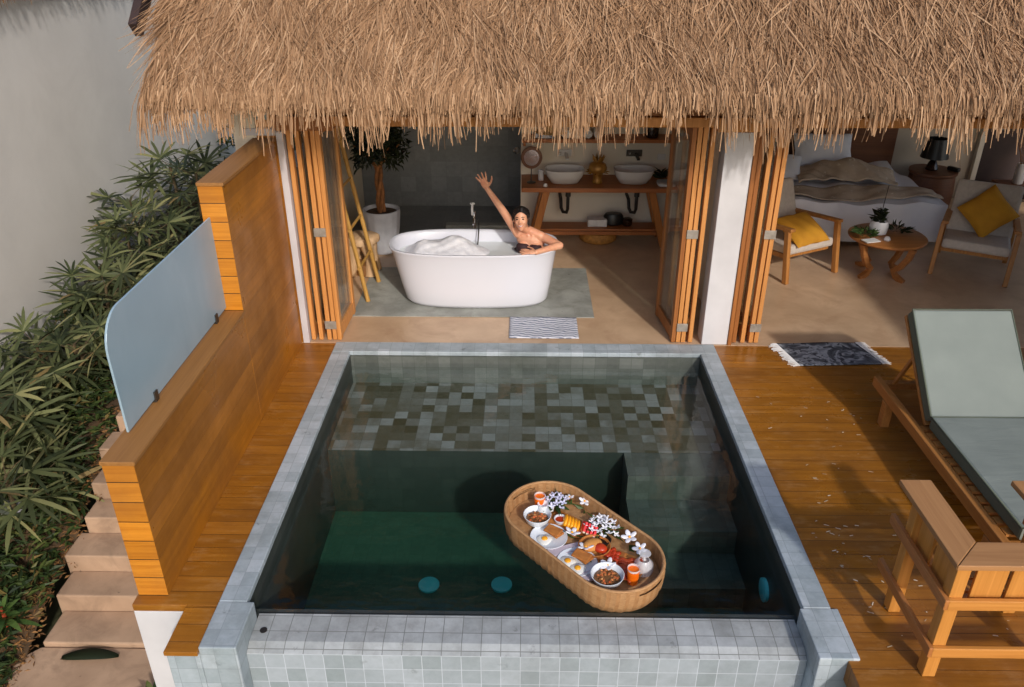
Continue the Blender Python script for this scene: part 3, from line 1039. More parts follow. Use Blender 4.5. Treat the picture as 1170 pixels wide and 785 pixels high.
tap = thing('bath_tap', 'slim floor standing chrome bath tap behind the tub with a hanging shower hose', 'tap', (-.50, 7.76, .008))
MB().lathe([(.045, .008), (.045, .018), (.014, .024), (.013, .70), (.018, .705), (.018, .735), (.012, .74)], (-.50, 7.76, 0), 14).build('stand_pipe', M['chrome'], tap, smooth=40)
MB().tube([(-.50, 7.76, .68), (-.50, 7.70, .69), (-.50, 7.60, .685), (-.50, 7.575, .66)], .010).build('spout', M['chrome'], tap, smooth=40)
MB().tube([(-.52, 7.76, .70), (-.52, 7.745, .76), (-.515, 7.74, .815)], [.011, .012, .013]).ell((-.515, 7.735, .825), (.028, .02, .014)).build('hand_shower', M['ceramic'], tap, smooth=40)
MB().tube([(-.47, 7.75, .66), (-.45, 7.64, .68), (-.445, 7.57, .63), (-.45, 7.52, .54), (-.455, 7.50, .48)], .007).build('hose', M['steel_dark'], tap, smooth=40)

# ------------------------------------------------------------------ woman in the bath
person = thing('person', 'woman in a dark bikini top sitting in the bathtub, waving with her raised right arm', 'person', (.05, 7.3, .2))


def cap(b, p, q, r0, r1, n=14):
    p, q = Vector(p), Vector(q)
    d = (q - p).normalized()
    a = Vector((0, 0, 1)) if abs(d.z) < .9 else Vector((1, 0, 0))
    x = (a - d * a.dot(d)).normalized()
    y = d.cross(x)
    rs = []
    for th in np.linspace(-PI / 2 + .06, 0, 5):
        rs.append([p + d * r0 * math.sin(th) + (x * math.cos(2 * PI * k / n) + y * math.sin(2 * PI * k / n)) * r0 * math.cos(th) for k in range(n)])
    for th in np.linspace(0, PI / 2 - .06, 5):
        rs.append([q + d * r1 * math.sin(th) + (x * math.cos(2 * PI * k / n) + y * math.sin(2 * PI * k / n)) * r1 * math.cos(th) for k in range(n)])
    b.rings(rs)


def basis(f, u):
    f = Vector(f).normalized()
    u = Vector(u)
    u = (u - f * u.dot(f)).normalized()
    s_ = f.cross(u)            # the figure's right side
    return Matrix((s_, f, u)).transposed()


body = MB()
HC = Vector((-.025, 7.275, .822))
HB = basis((-.12, -.93, .16), (-.10, 0, 1))     # columns: her right, forward, up


def hp(r, f, u):
    return HC + HB @ Vector((r, f, u))


# head: cranium, face, jaw, nose, ears
body.ell(hp(0, -.012, .032), (.070, .088, .084), HB, 20, 14)
body.ell(hp(0, .022, -.012), (.060, .062, .082), HB, 20, 14)
body.ell(hp(0, .036, -.062), (.038, .042, .040), HB, 16, 10)
body.ell(hp(0, .054, -.090), (.020, .020, .016), HB, 12, 8)
cap(body, hp(0, .078, .012), hp(0, .094, -.022), .008, .012)
body.ell(hp(-.030, .058, -.022), (.022, .020, .020), HB, 12, 8)
body.ell(hp(.030, .058, -.022), (.022, .020, .020), HB, 12, 8)
for s_ in (-1, 1):
    body.ell(hp(.070 * s_, -.008, -.006), (.009, .017, .028), HB, 10, 8)
# neck and torso, chest turned to the camera and a little to the left of the picture
NK = Vector((.045, 7.335, .690))
cap(body, hp(.0, -.012, -.07), NK, .040, .046)
SR, SL_ = Vector((-.055, 7.345, .655)), Vector((.185, 7.305, .632))
TB = basis((-.18, -.95, .18), (.05, .05, 1))


def tp(r, f, u):
    return Vector((.068, 7.345, .56)) + TB @ Vector((r, f, u))


cap(body, NK - Vector((0, 0, .0)), SR + Vector((.02, 0, .012)), .045, .046)
cap(body, NK, SL_ + Vector((-.02, 0, .012)), .045, .046)
body.ell(tp(0, 0, .04), (.145, .088, .10), TB, 22, 12)
body.ell(tp(0, -.004, -.06), (.132, .088, .12), TB, 22, 12)
body.ell(tp(0, -.004, -.2), (.115, .085, .14), TB, 22, 12)
body.ell(tp(0, .02, -.33), (.155, .11, .10), TB, 22, 12)
for s_ in (-1, 1):
    body.ell(tp(.062 * s_, .070, -.035), (.058, .048, .056), TB, 16, 12)
    cap(body, tp(.02 * s_, .075, .082), tp(.12 * s_, .035, .098), .012, .012)      # collar bones
# legs under the water
cap(body, tp(.075, .03, -.34), (-.42, 7.36, .30), .085, .06)
cap(body, tp(-.075, .03, -.34), (-.40, 7.22, .30), .085, .06)
cap(body, (-.42, 7.36, .30), (-.84, 7.36, .19), .058, .038)
cap(body, (-.40, 7.22, .30), (-.84, 7.23, .19), .058, .038)
# raised right arm
ELR, WRR = Vector((-.19, 7.33, .872)), Vector((-.345, 7.29, 1.115))
cap(body, SR, ELR, .047, .037)
cap(body, ELR, WRR, .038, .024)
# left arm out over the rim, forearm along the front edge
ELL, WRL = Vector((.338, 7.17, .600)), Vector((.115, 6.965, .610))
cap(body, SL_, ELL, .046, .038)
cap(body, ELL, WRL, .039, .024)


def hand(w_, d, nrm, spread, curl, thumb_side, k=1.0):
    """palm and five fingers: d = direction of the middle finger, nrm = palm normal"""
    d = Vector(d).normalized()
    nrm = Vector(nrm)
    nrm = (nrm - d * nrm.dot(d)).normalized()
    sd_ = d.cross(nrm) * thumb_side        # towards the thumb
    pal = Matrix((sd_, nrm, d)).transposed()
    body.ell(w_ + d * .045 * k, (.038 * k, .014 * k, .052 * k), pal, 14, 10)
    for i, (off, L_) in enumerate(((.030, .070), (.010, .078), (-.011, .072), (-.030, .056))):
        dd = (d + sd_ * (off * spread)).normalized()
        p = w_ + d * .080 * k + sd_ * off * k
        for j, fr in enumerate((.45, .32, .23)):
            dd2 = (dd + nrm * curl * (j + .4)).normalized()
            q_ = p + dd2 * L_ * fr * 1.12 * k
            cap(body, p, q_, (.0092 - .0006 * j) * k, (.0086 - .0006 * j) * k, 8)
            p = q_
    p = w_ + d * .022 * k + sd_ * .026 * k
    for j, L_ in enumerate((.036, .034, .026)):
        dd = (d * (.55 + .25 * j) + sd_ * (.85 - .2 * j) + nrm * curl * .5).normalized()
        q_ = p + dd * L_ * k
        cap(body, p, q_, (.0125 - .0014 * j) * k, (.011 - .0014 * j) * k, 8)
        p = q_


hand(WRR, (-.40, -.12, .93), (-.1, -1, .05), 10, .12, 1, 1.02)
hand(WRL, (-1, .10, .03), (.05, .3, -1), 6, .16, -1, .92)
bo = body.build('body', M['skin'], person, smooth=True)
md = bo.modifiers.new('r', 'REMESH')
md.mode = 'VOXEL'
md.voxel_size = .0052
md.use_smooth_shade = True
md = bo.modifiers.new('s', 'SMOOTH')
md.factor = .5
md.iterations = 4
# hair swept back into a low knot
hb = MB()
vs, fs = [], []
nu, nv = 30, 16


def hairline(a):
    fwd = .5 + .5 * math.cos(a)
    return PI * (.80 - .47 * fwd ** 2.2 + .035 * math.sin(a + .4))


def scalp(a, th, k_=1.0):
    return hp(.076 * k_ * math.sin(th) * math.sin(a), -.016 + .094 * k_ * math.sin(th) * math.cos(a), .034 + .090 * k_ * math.cos(th))


for j in range(nv + 1):
    for i in range(nu):
        a = 2 * PI * i / nu
        vs.append(scalp(a, hairline(a) * j / nv + .02))
for j in range(nv):
    for i in range(nu):
        k_ = (i + 1) % nu
        fs.append((j * nu + i, (j + 1) * nu + i, (j + 1) * nu + k_, j * nu + k_))
hb.add(vs, fs)
hr = random.Random(5)
knot = hp(.0, -.112, -.02)
for i in range(190):                       # locks combed back from the hairline to the knot
    a0 = hr.uniform(-PI * .80, PI * .80)
    th0 = hairline(a0) * hr.uniform(.55, 1.0)
    th1 = PI * .62
    a1 = math.copysign(PI * .97, a0)
    lift = hr.uniform(1.0, 1.07)
    pts = []
    for q_ in np.linspace(0, 1, 9):
        a = a0 + (a1 - a0) * q_ ** 1.3
        th = th0 + (th1 - th0) * q_ - .55 * math.sin(PI * q_) * (1 - abs(a0) / PI)
        pts.append(scalp(a, max(th, .05), 1.0 + (lift - 1) * math.sin(PI * min(1, q_ + .12))))
    hb.tube(pts, [.0015, .004, .005, .005, .005, .005, .005, .0045, .004], 5)
for i in range(10):                        # loose wet strands beside the face
    s_ = 1 if i % 2 else -1
    st_ = scalp(s_ * hr.uniform(.9, 1.3), PI * .5)
    hb.tube([st_, st_ + HB @ Vector((s_ * .010, .004, -.035)), st_ + HB @ Vector((s_ * .006, .002, -.075)), st_ + HB @ Vector((s_ * .004 + hr.uniform(-.008, .008), -.006, -.11))], [.003, .003, .0024, .001], 5)
hb.ell(knot, (.046, .04, .046), HB, 14, 10)
hb.build('hair', M['hair'], person, smooth=True)
for s_ in (-1, 1):
    MB().ell(hp(.027 * s_, .074, .010), (.0125, .007, .0062), HB, 10, 8).build('eye', M['eye'], person, smooth=True)
    MB().tube([hp(.014 * s_, .080, .026), hp(.028 * s_, .079, .031), hp(.043 * s_, .068, .026)], [.003, .0032, .002], 6).build('eyebrow', M['hair'], person)
mo = MB().tube([hp(-.025, .073, -.044), hp(-.013, .080, -.053), hp(0, .083, -.056), hp(.013, .080, -.053), hp(.025, .073, -.044)], [.002, .0055, .0062, .0055, .002], 8).build('mouth', M['lips'], person, smooth=True)
MB().tube([hp(-.020, .0775, -.0455), hp(-.010, .0845, -.0520), hp(0, .0872, -.0535), hp(.010, .0845, -.0520), hp(.020, .0775, -.0455)], [.0015, .0033, .0036, .0033, .0015], 8).build('teeth', M['teeth'], mo, smooth=True)
# bikini top: cups, band and straps
bk = MB()
for s_ in (-1, 1):
    def cup(u, v_, s_=s_):
        a, th = 2 * PI * u, (PI * .50) * v_ + .02
        p = Vector((.062 * s_ + .064 * math.sin(th) * math.cos(a), .070 + .055 * math.cos(th), -.036 + .060 * math.sin(th) * math.sin(a) * (1 if math.sin(a) < 0 else .8)))
        return tp(*p)
    bk.grid(cup, 24, 10)
bk.tube([tp(.145 * math.sin(a), .092 * math.cos(a), -.075) for a in np.linspace(-2.2, 2.2, 25)], .011, 6)
bk.build('bikini_top', M['bikini'], person, smooth=True, solid=.004)

# ------------------------------------------------------------------ potted ficus, ladder, stool
tr_ = thing('potted_tree', 'bushy dark green ornamental tree in a pale fluted pot in the corner behind the bathtub', 'potted plant', (-1.58, 8.55, .006))
MB().lathe([(.13, .006), (.15, .03), (.19, .3), (.205, .47), (.205, .50), (.185, .50), (.18, .455), (.02, .45)], (-1.58, 8.55, 0), 56, fn=lambda a, z: 1 + .022 * math.cos(14 * a) if z < .48 else 1).build('pot', M['pot'], tr_, smooth=50)
MB().lathe([(.18, .44), (.18, .46), (.01, .47)], (-1.58, 8.55, 0), 24).build('soil', M['soil'], tr_)
b = MB()
for k in range(3):
    b.tube([(-1.58 + .028 * math.cos(k * 2.1 + z * 9), 8.55 + .028 * math.sin(k * 2.1 + z * 9), .44 + z) for z in np.linspace(0, .55, 14)], np.linspace(.027, .02, 14), 8)
for k in range(7):
    a = k * .9
    b.tube([(-1.58, 8.55, .95), (-1.58 + .12 * math.cos(a), 8.55 + .1 * math.sin(a), 1.1), (-1.58 + .25 * math.cos(a), 8.55 + .2 * math.sin(a), 1.22)], [.02, .012, .006], 6)
b.build('trunk', M['trunk'], tr_, smooth=40)


def leaf_quads(b, c, d, L, wd, nrm=None, fold=.15):
    c, d = Vector(c), Vector(d).normalized()
    nrm = Vector(nrm) if nrm else Vector((random.gauss(0, 1), random.gauss(0, 1), random.gauss(0, 1) + .8))
    s_ = d.cross(nrm)
    if s_.length < 1e-3:
        s_ = d.cross(Vector((1, 0, .3)))
    s_.normalize()
    n_ = s_.cross(d)
    b.add([c, c + d * L * .45 + s_ * wd / 2 + n_ * L * fold * .3, c + d * L - n_ * L * fold, c + d * L * .45 - s_ * wd / 2 + n_ * L * fold * .3], [(0, 1, 2, 3)])


b = MB()
rr = random.Random(9)
for i in range(1500):
    a, ph = rr.uniform(0, 2 * PI), math.acos(rr.uniform(-.75, 1))
    k_ = rr.uniform(.45, 1.05) ** .6 * (1 + .18 * math.sin(3 * a + 4 * ph))
    c = Vector((-1.58 + .29 * k_ * math.sin(ph) * math.cos(a), 8.55 + .26 * k_ * math.sin(ph) * math.sin(a), 1.24 + .32 * k_ * math.cos(ph)))
    leaf_quads(b, c, (rr.gauss(0, 1), rr.gauss(0, 1), rr.gauss(-.4, .8)), .085, .03)
b.build('crown', M['leaf_dark'], tr_)

ld = thing('bamboo_ladder', 'bamboo towel ladder leaning beside the left folding doors', 'ladder', (-1.52, 7.45, .0))
A0, A1 = Vector((-1.525, 7.17, .01)), Vector((-1.50, 7.66, .01))
T0, T1 = Vector((-1.80, 7.20, 1.75)), Vector((-1.78, 7.58, 1.75))


def cane(p, q, r0):
    pts, rad = [], []
    for i in range(33):
        t_ = i / 32
        pts.append(p.lerp(q, t_))
        rad.append(r0 * (1.14 if i % 6 == 0 else 1.0))
    return MB().tube(pts, rad, 9)


for p, q in ((A0, T0), (A1, T1)):
    cane(p, q, .021).build('rail', M['bamboo'], ld, smooth=40)
for t_ in (.2, .42, .64, .86):
    p, q = A0.lerp(T0, t_), A1.lerp(T1, t_)
    e = (q - p).normalized() * .04
    MB().tube([p - e, q + e], .014, 8).build('rung', M['bamboo'], ld, smooth=40)

st = thing('driftwood_stool', 'carved pale driftwood stool standing behind the bamboo ladder', 'stool', (-1.69, 7.92, .0))
MB().lathe([(.14, .34), (.165, .35), (.17, .38), (.165, .415), (.15, .425), (.01, .43)], (-1.69, 7.92, 0), 26, 1.0, .95, fn=lambda a, z: 1 + .07 * math.sin(3 * a + .5) + .04 * math.sin(7 * a)).build('seat', M['stump'], st, smooth=50)
for k in range(4):
    a = k * PI / 2 + .6
    MB().tube([(-1.69 + .09 * math.cos(a), 7.92 + .09 * math.sin(a), .36), (-1.69 + .12 * math.cos(a + .2), 7.92 + .12 * math.sin(a + .2), .2), (-1.69 + .14 * math.cos(a), 7.92 + .14 * math.sin(a), .008)], [.075, .05, .055], 9).build('leg', M['stump'], st, smooth=50)
MB().lathe([(.13, .007), (.14, .02), (.12, .12), (.02, .14)], (-1.69, 7.92, 0), 18, fn=lambda a, z: 1 + .1 * math.sin(4 * a)).build('root_base', M['stump_dark'], st, smooth=50)

# ------------------------------------------------------------------ vanity and what stands on it
vn = thing('vanity_table', 'long timber vanity table with slanting legs against the bathroom wall', 'vanity', (.82, 8.92, 0))
MB().box(-.03, 1.70, 8.64, 9.195, .665, .715).build('tabletop', M['vanity'], vn, bevel=.006)
for x0, x1 in ((.25, .10), (1.42, 1.60)):
    for y in (8.75, 9.12):
        MB().beam((x0, y, .664), (x1, y, .01), .08, .10, (0, 1, 0)).build('leg', M['vanity_z'], vn, bevel=.005)
MB().box(.17, 1.54, 8.81, 9.06, .15, .185).build('lower_shelf', M['vanity'], vn, bevel=.005)
MB().box(.15, 1.55, 8.775, 8.805, .125, .165).build('rail', M['vanity'], vn, bevel=.004)


def basin(x, lab):
    t_ = thing('wash_basin', lab, 'basin', (x, 8.88, .716), 'wash basins on the vanity')
    pr_ = [(.13, .09, .717), (.155, .11, .722), (.205, .15, .80), (.222, .165, .86), (.224, .167, .872), (.218, .161, .874), (.206, .15, .855), (.17, .12, .775), (.1, .07, .75), (.02, .015, .748)]
    MB().rings([sup(x, 8.88, a, c_, z, 44, 2.9) for a, c_, z in pr_]).build('bowl', M['ceramic'], t_, smooth=60)
    MB().lathe([(.02, .749), (.02, .753), (.012, .755)], (x, 8.88, 0), 14).build('drain', M['chrome'], t_)


basin(.455, 'white oval wash basin on the vanity to the left of the gilded pineapple ornament')
basin(1.225, 'white oval wash basin on the vanity to the right of the gilded pineapple ornament')


def mixer(x, mat, lab):
    t_ = thing('wall_mixer', lab, 'tap', (x, 9.2, .97), 'wall mixers over the basins')
    MB().box(x - .09, x + .09, 9.186, 9.199, .93, 1.005).build('plate', mat, t_, bevel=.003)
    MB().beam((x + .015, 9.19, .965), (x + .03, 9.02, .935), .035, .02).build('spout', mat, t_, bevel=.004)
    MB().beam((x - .055, 9.19, .965), (x - .055, 9.14, .975), .03, .03).build('lever', M['steel_dark'], t_, bevel=.004)


mixer(.46, M['ceramic'], 'bright wall mixer tap on a white plate over the left wash basin')
mixer(1.26, M['steel_dark'], 'dark wall mixer tap over the right wash basin')


def pipe(x, lab):
    b_ = MB()
    b_.tube([(x + .03, 8.88, .66), (x + .03, 8.88, .40), (x + .02, 8.9, .355), (x - .02, 8.93, .35), (x - .04, 8.96, .39), (x - .045, 9.0, .48), (x - .05, 9.19, .49)], .019, 10)
    b_.lathe([(.03, .55), (.03, .6)], (x + .03, 8.88, 0), 12)
    tag(b_.build('drain_pipe', M['pipe'], base=(x, 9.0, .4), smooth=50), lab, 'pipe', 'drain pipes under the vanity')


pipe(.47, 'black drain trap under the left wash basin')
pipe(1.25, 'black drain trap under the right wash basin')
pn = thing('pineapple_ornament', 'gilded pineapple shaped ornament standing between the two wash basins', 'ornament', (.82, 8.86, .716))
MB().lathe([(.055, .717), (.06, .73), (.05, .76), (.048, .80), (.06, .82)], (.82, 8.86, 0), 18).build('base', M['brass'], pn, smooth=40)
MB().lathe([(.06, .82), (.095, .85), (.105, .89), (.09, .93), (.05, .955)], (.82, 8.86, 0), 20, fn=lambda a, z: 1 + .06 * math.cos(10 * a + z * 90)).build('fruit', M['brass'], pn, smooth=40)
b = MB()
for k in range(14):
    a = k * 2.4
    leaf_quads(b, (.82 + .03 * math.cos(a), 8.86 + .03 * math.sin(a), .94), (math.cos(a) * (.2 + .05 * (k % 3)), math.sin(a) * .25, .6), .10, .035)
for k in range(10):
    a = k * .63
    leaf_quads(b, (.82 + .08 * math.cos(a), 8.86 + .08 * math.sin(a), .84), (math.cos(a), math.sin(a), .1), .06, .03)
b.build('leaf_crown', M['brass'], pn, solid=.003)
mr = thing('vanity_mirror', 'round brown framed mirror on a thin stand at the left end of the vanity', 'mirror', (.08, 8.85, .716))
MB().lathe([(.05, .717), (.05, .725), (.008, .732), (.006, .88)], (.08, 8.85, 0), 14).build('stand', M['steel_dark'], mr, smooth=40)
MB().rings([[(.08 + r_ * math.cos(a), y, 1.0 + r_ * 1.05 * math.sin(a)) for a in np.linspace(0, 2 * PI, 31)[:-1]] for r_, y in ((.085, 8.862), (.115, 8.86), (.12, 8.85), (.115, 8.84), (.09, 8.838))]).build('frame', M['shelf_dark'], mr, smooth=40)
MB().rings([[(.08 + .084 * math.cos(a), y, 1.0 + .088 * math.sin(a)) for a in np.linspace(0, 2 * PI, 31)[:-1]] for y in (8.834, 8.8365)]).build('glass', M['chrome'], mr)
tag(MB().lathe([(.028, .717), (.032, .72), (.035, .83), (.032, .83), (.03, .725), (.002, .724)], (.19, 8.95, 0), 16).build('tumbler', M['water_glass'], base=(.19, 8.95, .716), smooth=40), 'clear glass tumbler beside the round vanity mirror', 'glass')
tag(MB().lathe([(.022, .717), (.024, .73), (.016, .75), (.002, .755)], (.235, 8.70, 0), 14).build('soap_ball', M['ceramic'], base=(.235, 8.7, .716), smooth=40), 'small white soap at the front edge of the vanity', 'soap')
tg = MB().rings([sup(1.585, 8.80, a, c_, z, 30, 4) for a, c_, z in ((.09, .10, .717), (.10, .11, .72), (.10, .11, .745), (.092, .10, .747), (.01, .01, .74))])
tag(tg.build('towel_tray', M['towel'], base=(1.585, 8.8, .716), smooth=40), 'white folded hand towel at the right end of the vanity', 'towel')
b = MB()
for k in range(26):
    a = k * 2.4
    leaf_quads(b, (1.53, 8.84, .76 + .003 * k), (math.cos(a), math.sin(a), random.uniform(.1, 1.0)), random.uniform(.09, .16), .04)
tag(b.build('dark_orchid', M['leaf_dark'], base=(1.53, 8.84, .75)), 'small dark leafy posy lying on the folded towel of the vanity', 'plant')
tag(MB().box(1.53, 1.62, 9.188, 9.199, .89, .96).build('wall_switch', M['ceramic'], base=(1.57, 9.2, .92), bevel=.004), 'white switch plate on the wall above the right end of the vanity', 'switch')
tag(MB().lathe([(.045, 0), (.045, .02), (.02, .03)], (0, 0, 0), 16).build('towel_hook', M['chrome']), 'round chrome knob on the dark shower wall beside the vanity', 'shower knob')
k_ = bpy.data.objects['towel_hook']
k_.location = (-.10, 10.2, .74)
k_.rotation_euler = (PI / 2, 0, 0)
# things on the lower shelf and under it
tag(MB().box(.74, .96, 8.88, 9.02, .186, .27).build('white_box', M['towel'], base=(.85, 8.95, .186), bevel=.006), 'low white tissue box on the vanity lower shelf', 'box')
tag(MB().lathe([(.08, .186), (.1, .2), (.105, .29), (.085, .32), (.03, .325)], (1.04, 8.98, 0), 18, 1.1, .7).build('black_bag', M['black'], base=(1.04, 8.98, .186), smooth=40), 'soft black bag on the vanity lower shelf', 'bag')
tag(MB().lathe([(.05, .186), (.06, .2), (.062, .26), (.04, .275), (.02, .278)], (1.2, 8.95, 0), 18).build('dark_jar', M['sauce'], base=(1.2, 8.95, .186), smooth=40), 'small dark jar on the vanity lower shelf', 'jar')
pf = thing('rattan_pouf', 'round golden rattan pouf under the vanity', 'pouf', (.87, 8.98, 0))
MB().lathe([(.19, .001), (.215, .02), (.22, .07), (.2, .115), (.17, .12), (.01, .12)], (.87, 8.98, 0), 40, fn=lambda a, z: 1 + .012 * math.cos(40 * a)).build('seat', M['rattan'], pf, smooth=50)

ws = thing('wall_shelf', 'long timber wall shelf above the wash basins', 'shelf', (.82, 9.05, 1.17))
MB().box(-.03, 1.70, 8.92, 9.198, 1.145, 1.185).build('board', M['vanity'], ws, bevel=.005)
for x in (.0, 1.66):
    MB().box(x - .015, x + .015, 8.95, 9.19, 1.10, 1.144).build('bracket', M['vanity'], ws)
for i, (x, lab) in enumerate(((.46, 'left one of the rolled white towels on the wall shelf'), (.58, 'second from left of the rolled white towels on the wall shelf'), (.70, 'third from left of the rolled white towels on the wall shelf'), (.82, 'right one of the rolled white towels on the wall shelf'))):
    b = MB()
    b.rings([[(x + r_ * math.cos(a), y, 1.235 + r_ * .86 * math.sin(a)) for a in np.linspace(0, 2 * PI, 19)[:-1]] for y, r_ in ((8.94, .035), (8.945, .052), (8.96, .056), (9.1, .056), (9.12, .05))])
    tag(b.build('rolled_towel', M['towel'], base=(x, 9.0, 1.186), smooth=50), lab, 'towel', 'rolled towels on the wall shelf')
tag(MB().box(.12, .34, 8.95, 9.1, 1.186, 1.245).build('patterned_box', M['bathmat'], base=(.23, 9.02, 1.186), bevel=.01), 'grey and white patterned box at the left of the wall shelf', 'box')
tag(MB().lathe([(.19, 1.250), (.19, 1.256), (.09, 1.27), (.085, 1.37), (.06, 1.39), (.01, 1.392)], (.30, 9.0, 0), 28, 1, .9).build('straw_hat', M['straw_hat'], base=(.30, 9.0, 1.25), smooth=40), 'straw hat resting on the patterned box of the wall shelf', 'hat')
tag(MB().lathe([(.06, 1.186), (.07, 1.2), (.075, 1.32), (.04, 1.37), (.02, 1.42), (.025, 1.45)], (1.42, 9.03, 0), 18).build('dark_vase', M['sauce'], base=(1.42, 9.03, 1.186), smooth=40), 'tall dark vase at the right end of the wall shelf', 'vase')

# bath mat and entry rug
tag(MB().grid(lambda u, v_: (-.125 + .625 * u, 6.40 + .43 * v_, .010 + .004 * math.sin(9 * u + 3 * v_) * math.sin(7 * v_)), 24, 16).build('bath_mat', M['bathmat'], base=(.19, 6.6, .0), smooth=True, solid=.008), 'pale grey bath mat with wavy stripes in front of the bathtub', 'mat')
rg = thing('entry_rug', 'dark grey leaf patterned rug with white fringes at the bedroom doorway', 'rug', (2.65, 6.13, 0))
RQ = ((2.24, 6.33), (2.94, 6.36), (3.03, 5.97), (2.33, 5.93))


def rugp(u, v_, z):
    a = Vector(RQ[3]).lerp(Vector(RQ[2]), u)
    c = Vector(RQ[0]).lerp(Vector(RQ[1]), u)
    p = a.lerp(c, v_)
    return (p.x, p.y, z)


MB().grid(lambda u, v_: rugp(u, v_, .009 + .003 * math.sin(8 * u) * math.sin(5 * v_)), 30, 18).build('pile', M['rug'], rg, smooth=True, solid=.008)
for side in (0, 1):
    b = MB()
    for k in range(46):
        v_ = (k + .5) / 46
        p = Vector(rugp(side, v_, .008))
        dx = (1 if side else -1) * random.uniform(.055, .095)
        q_ = p + Vector((dx, random.uniform(-.012, .012), -.004))
        b.tube([p, (p + q_) / 2 + Vector((0, random.uniform(-.006, .006), .003)), q_], [.0045, .004, .003], 5)
    b.build('fringe', M['towel'], rg)
# ------------------------------------------------------------------ bedroom
def armchair(loc, rz, lab):
    t_ = thing('armchair', lab, 'armchair', (0, 0, 0), 'armchairs in the bedroom')
    # local: seat opens towards -y, width .68
    for s_ in (-1, 1):
        MB().beam((s_ * .35, -.36, .0), (s_ * .345, -.28, .55), .045, .06, (0, 1, 0)).build('leg', M['chair_wood'], t_, bevel=.006)
        MB().beam((s_ * .33, .40, .0), (s_ * .32, .26, .50), .045, .06, (0, 1, 0)).build('leg', M['chair_wood'], t_, bevel=.006)
        MB().beam((s_ * .33, -.335, .565), (s_ * .32, .36, .50), .065, .035).build('armrest', M['chair_wood'], t_, bevel=.008)
        MB().beam((s_ * .30, -.25, .26), (s_ * .30, .36, .21), .03, .05).build('seat_rail', M['chair_wood'], t_, bevel=.004)
    MB().beam((-.30, -.24, .26), (.30, -.24, .26), .03, .05).build('seat_rail', M['chair_wood'], t_, bevel=.004)
    c_ = MB().beam((0, -.31, .335), (0, .30, .285), .63, .10).build('seat_cushion', M['linen'], t_, bevel=.03)
    MB().beam((0, .23, .30), (0, .42, .84), .63, .09, (0, 1, 0)).build('back_cushion', M['linen'], t_, bevel=.03)
    for s_ in (-1, 1):
        MB().beam((s_ * .27, .31, .2), (s_ * .27, .475, .78), .035, .03, (0, 1, 0)).build('back_post', M['chair_wood'], t_, bevel=.004)
    t_.location = loc
    t_.rotation_euler = (0, 0, rz)
    W[t_] = Matrix.Translation(Vector(loc)) @ Matrix.Rotation(rz, 4, 'Z')
    return t_


ac = armchair((2.84, 8.16, 0), R(28), 'timber armchair with linen cushions beside the folding doors, left of the round coffee table')
a2 = copy_tree(ac, (4.80, 8.13, 0), R(-29), 'timber armchair with linen cushions to the right of the round coffee table')


def cushion(nm, loc, rx, rz, spin, size, mat, lab, cat='cushion', group=None, thick=.07):
    def fn(u, v_, s_=1):
        x, y = 2 * u - 1, 2 * v_ - 1
        e = (1 - x ** 4) * (1 - y ** 4)
        k = 1 - .07 * (abs(x) ** 1.5 + abs(y) ** 1.5 - 2 * abs(x * y) ** 2)
        return Vector((x * size[0] / 2 * (1 - .06 * (1 - abs(y))) , y * size[1] / 2 * (1 - .06 * (1 - abs(x))), s_ * thick * max(e, 0) ** .55 + .004 * math.sin(9 * x + 5 * y)))
    mt = Matrix.Translation(loc) @ Matrix.Rotation(rz, 4, 'Z') @ Matrix.Rotation(rx, 4, 'X') @ Matrix.Rotation(spin, 4, 'Z')
    b_ = MB()
    b_.grid(lambda u, v_: mt @ fn(u, v_, 1), 18, 18)
    b_.grid(lambda u, v_: mt @ fn(1 - u, v_, -1), 18, 18)
    o_ = b_.build(nm, mat, base=loc, smooth=True)
    return tag(o_, lab, cat, group)


cushion('scatter_cushion', (2.90, 8.02, .475), R(26), R(24), R(4), (.44, .44), M['mustard'], 'mustard yellow cushion lying on the left armchair', group='mustard cushions')
cushion('scatter_cushion', (4.90, 8.24, .60), R(64), R(-29), R(45), (.42, .42), M['mustard'], 'mustard yellow cushion standing on its corner against the back of the right armchair', group='mustard cushions')
ct = thing('coffee_table', 'round timber coffee table with curved legs between the two armchairs', 'table', (3.78, 7.98, 0))
MB().lathe([(.30, .39), (.37, .395), (.385, .41), (.385, .425), (.37, .435), (.01, .436)], (3.78, 7.98, 0), 48).build('tabletop', M['table_wood'], ct, smooth=40)
for k in range(4):
    a = k * PI / 2 + .5
    ca, sa = math.cos(a), math.sin(a)
    b = MB()
    pts = [Vector((3.78 + r_ * ca, 7.98 + r_ * sa, z)) for r_, z in ((.33, .385), (.30, .27), (.23, .15), (.16, .09), (.20, .04), (.30, .002))]
    for p, q_ in zip(pts[:-1], pts[1:]):
        pass
    rs = []
    for i, p in enumerate(pts):
        d = (pts[min(i + 1, 5)] - pts[max(i - 1, 0)]).normalized()
        n_ = Vector((-sa, ca, 0))
        m_ = d.cross(n_)
        rs.append([p + n_ * .022 + m_ * .03, p - n_ * .022 + m_ * .03, p - n_ * .022 - m_ * .03, p + n_ * .022 - m_ * .03])
    b.rings(rs)
    b.build('leg', M['table_wood'], ct, bevel=.004)
pp = thing('orchid_pot', 'small orchid with one tall dark stem in a glass pot on the coffee table', 'potted plant', (3.68, 8.0, .437))
MB().lathe([(.06, .438), (.085, .45), (.095, .53), (.08, .58), (.075, .58), (.085, .53), (.07, .46), (.003, .455)], (3.68, 8.0, 0), 20).build('pot', M['water_glass'], pp, smooth=40)
b = MB()
for k in range(16):
    a = k * 2.4
    leaf_quads(b, (3.68, 8.0, .56 + .004 * k), (math.cos(a), math.sin(a), random.uniform(.1, 1.2)), random.uniform(.08, .15), .055)
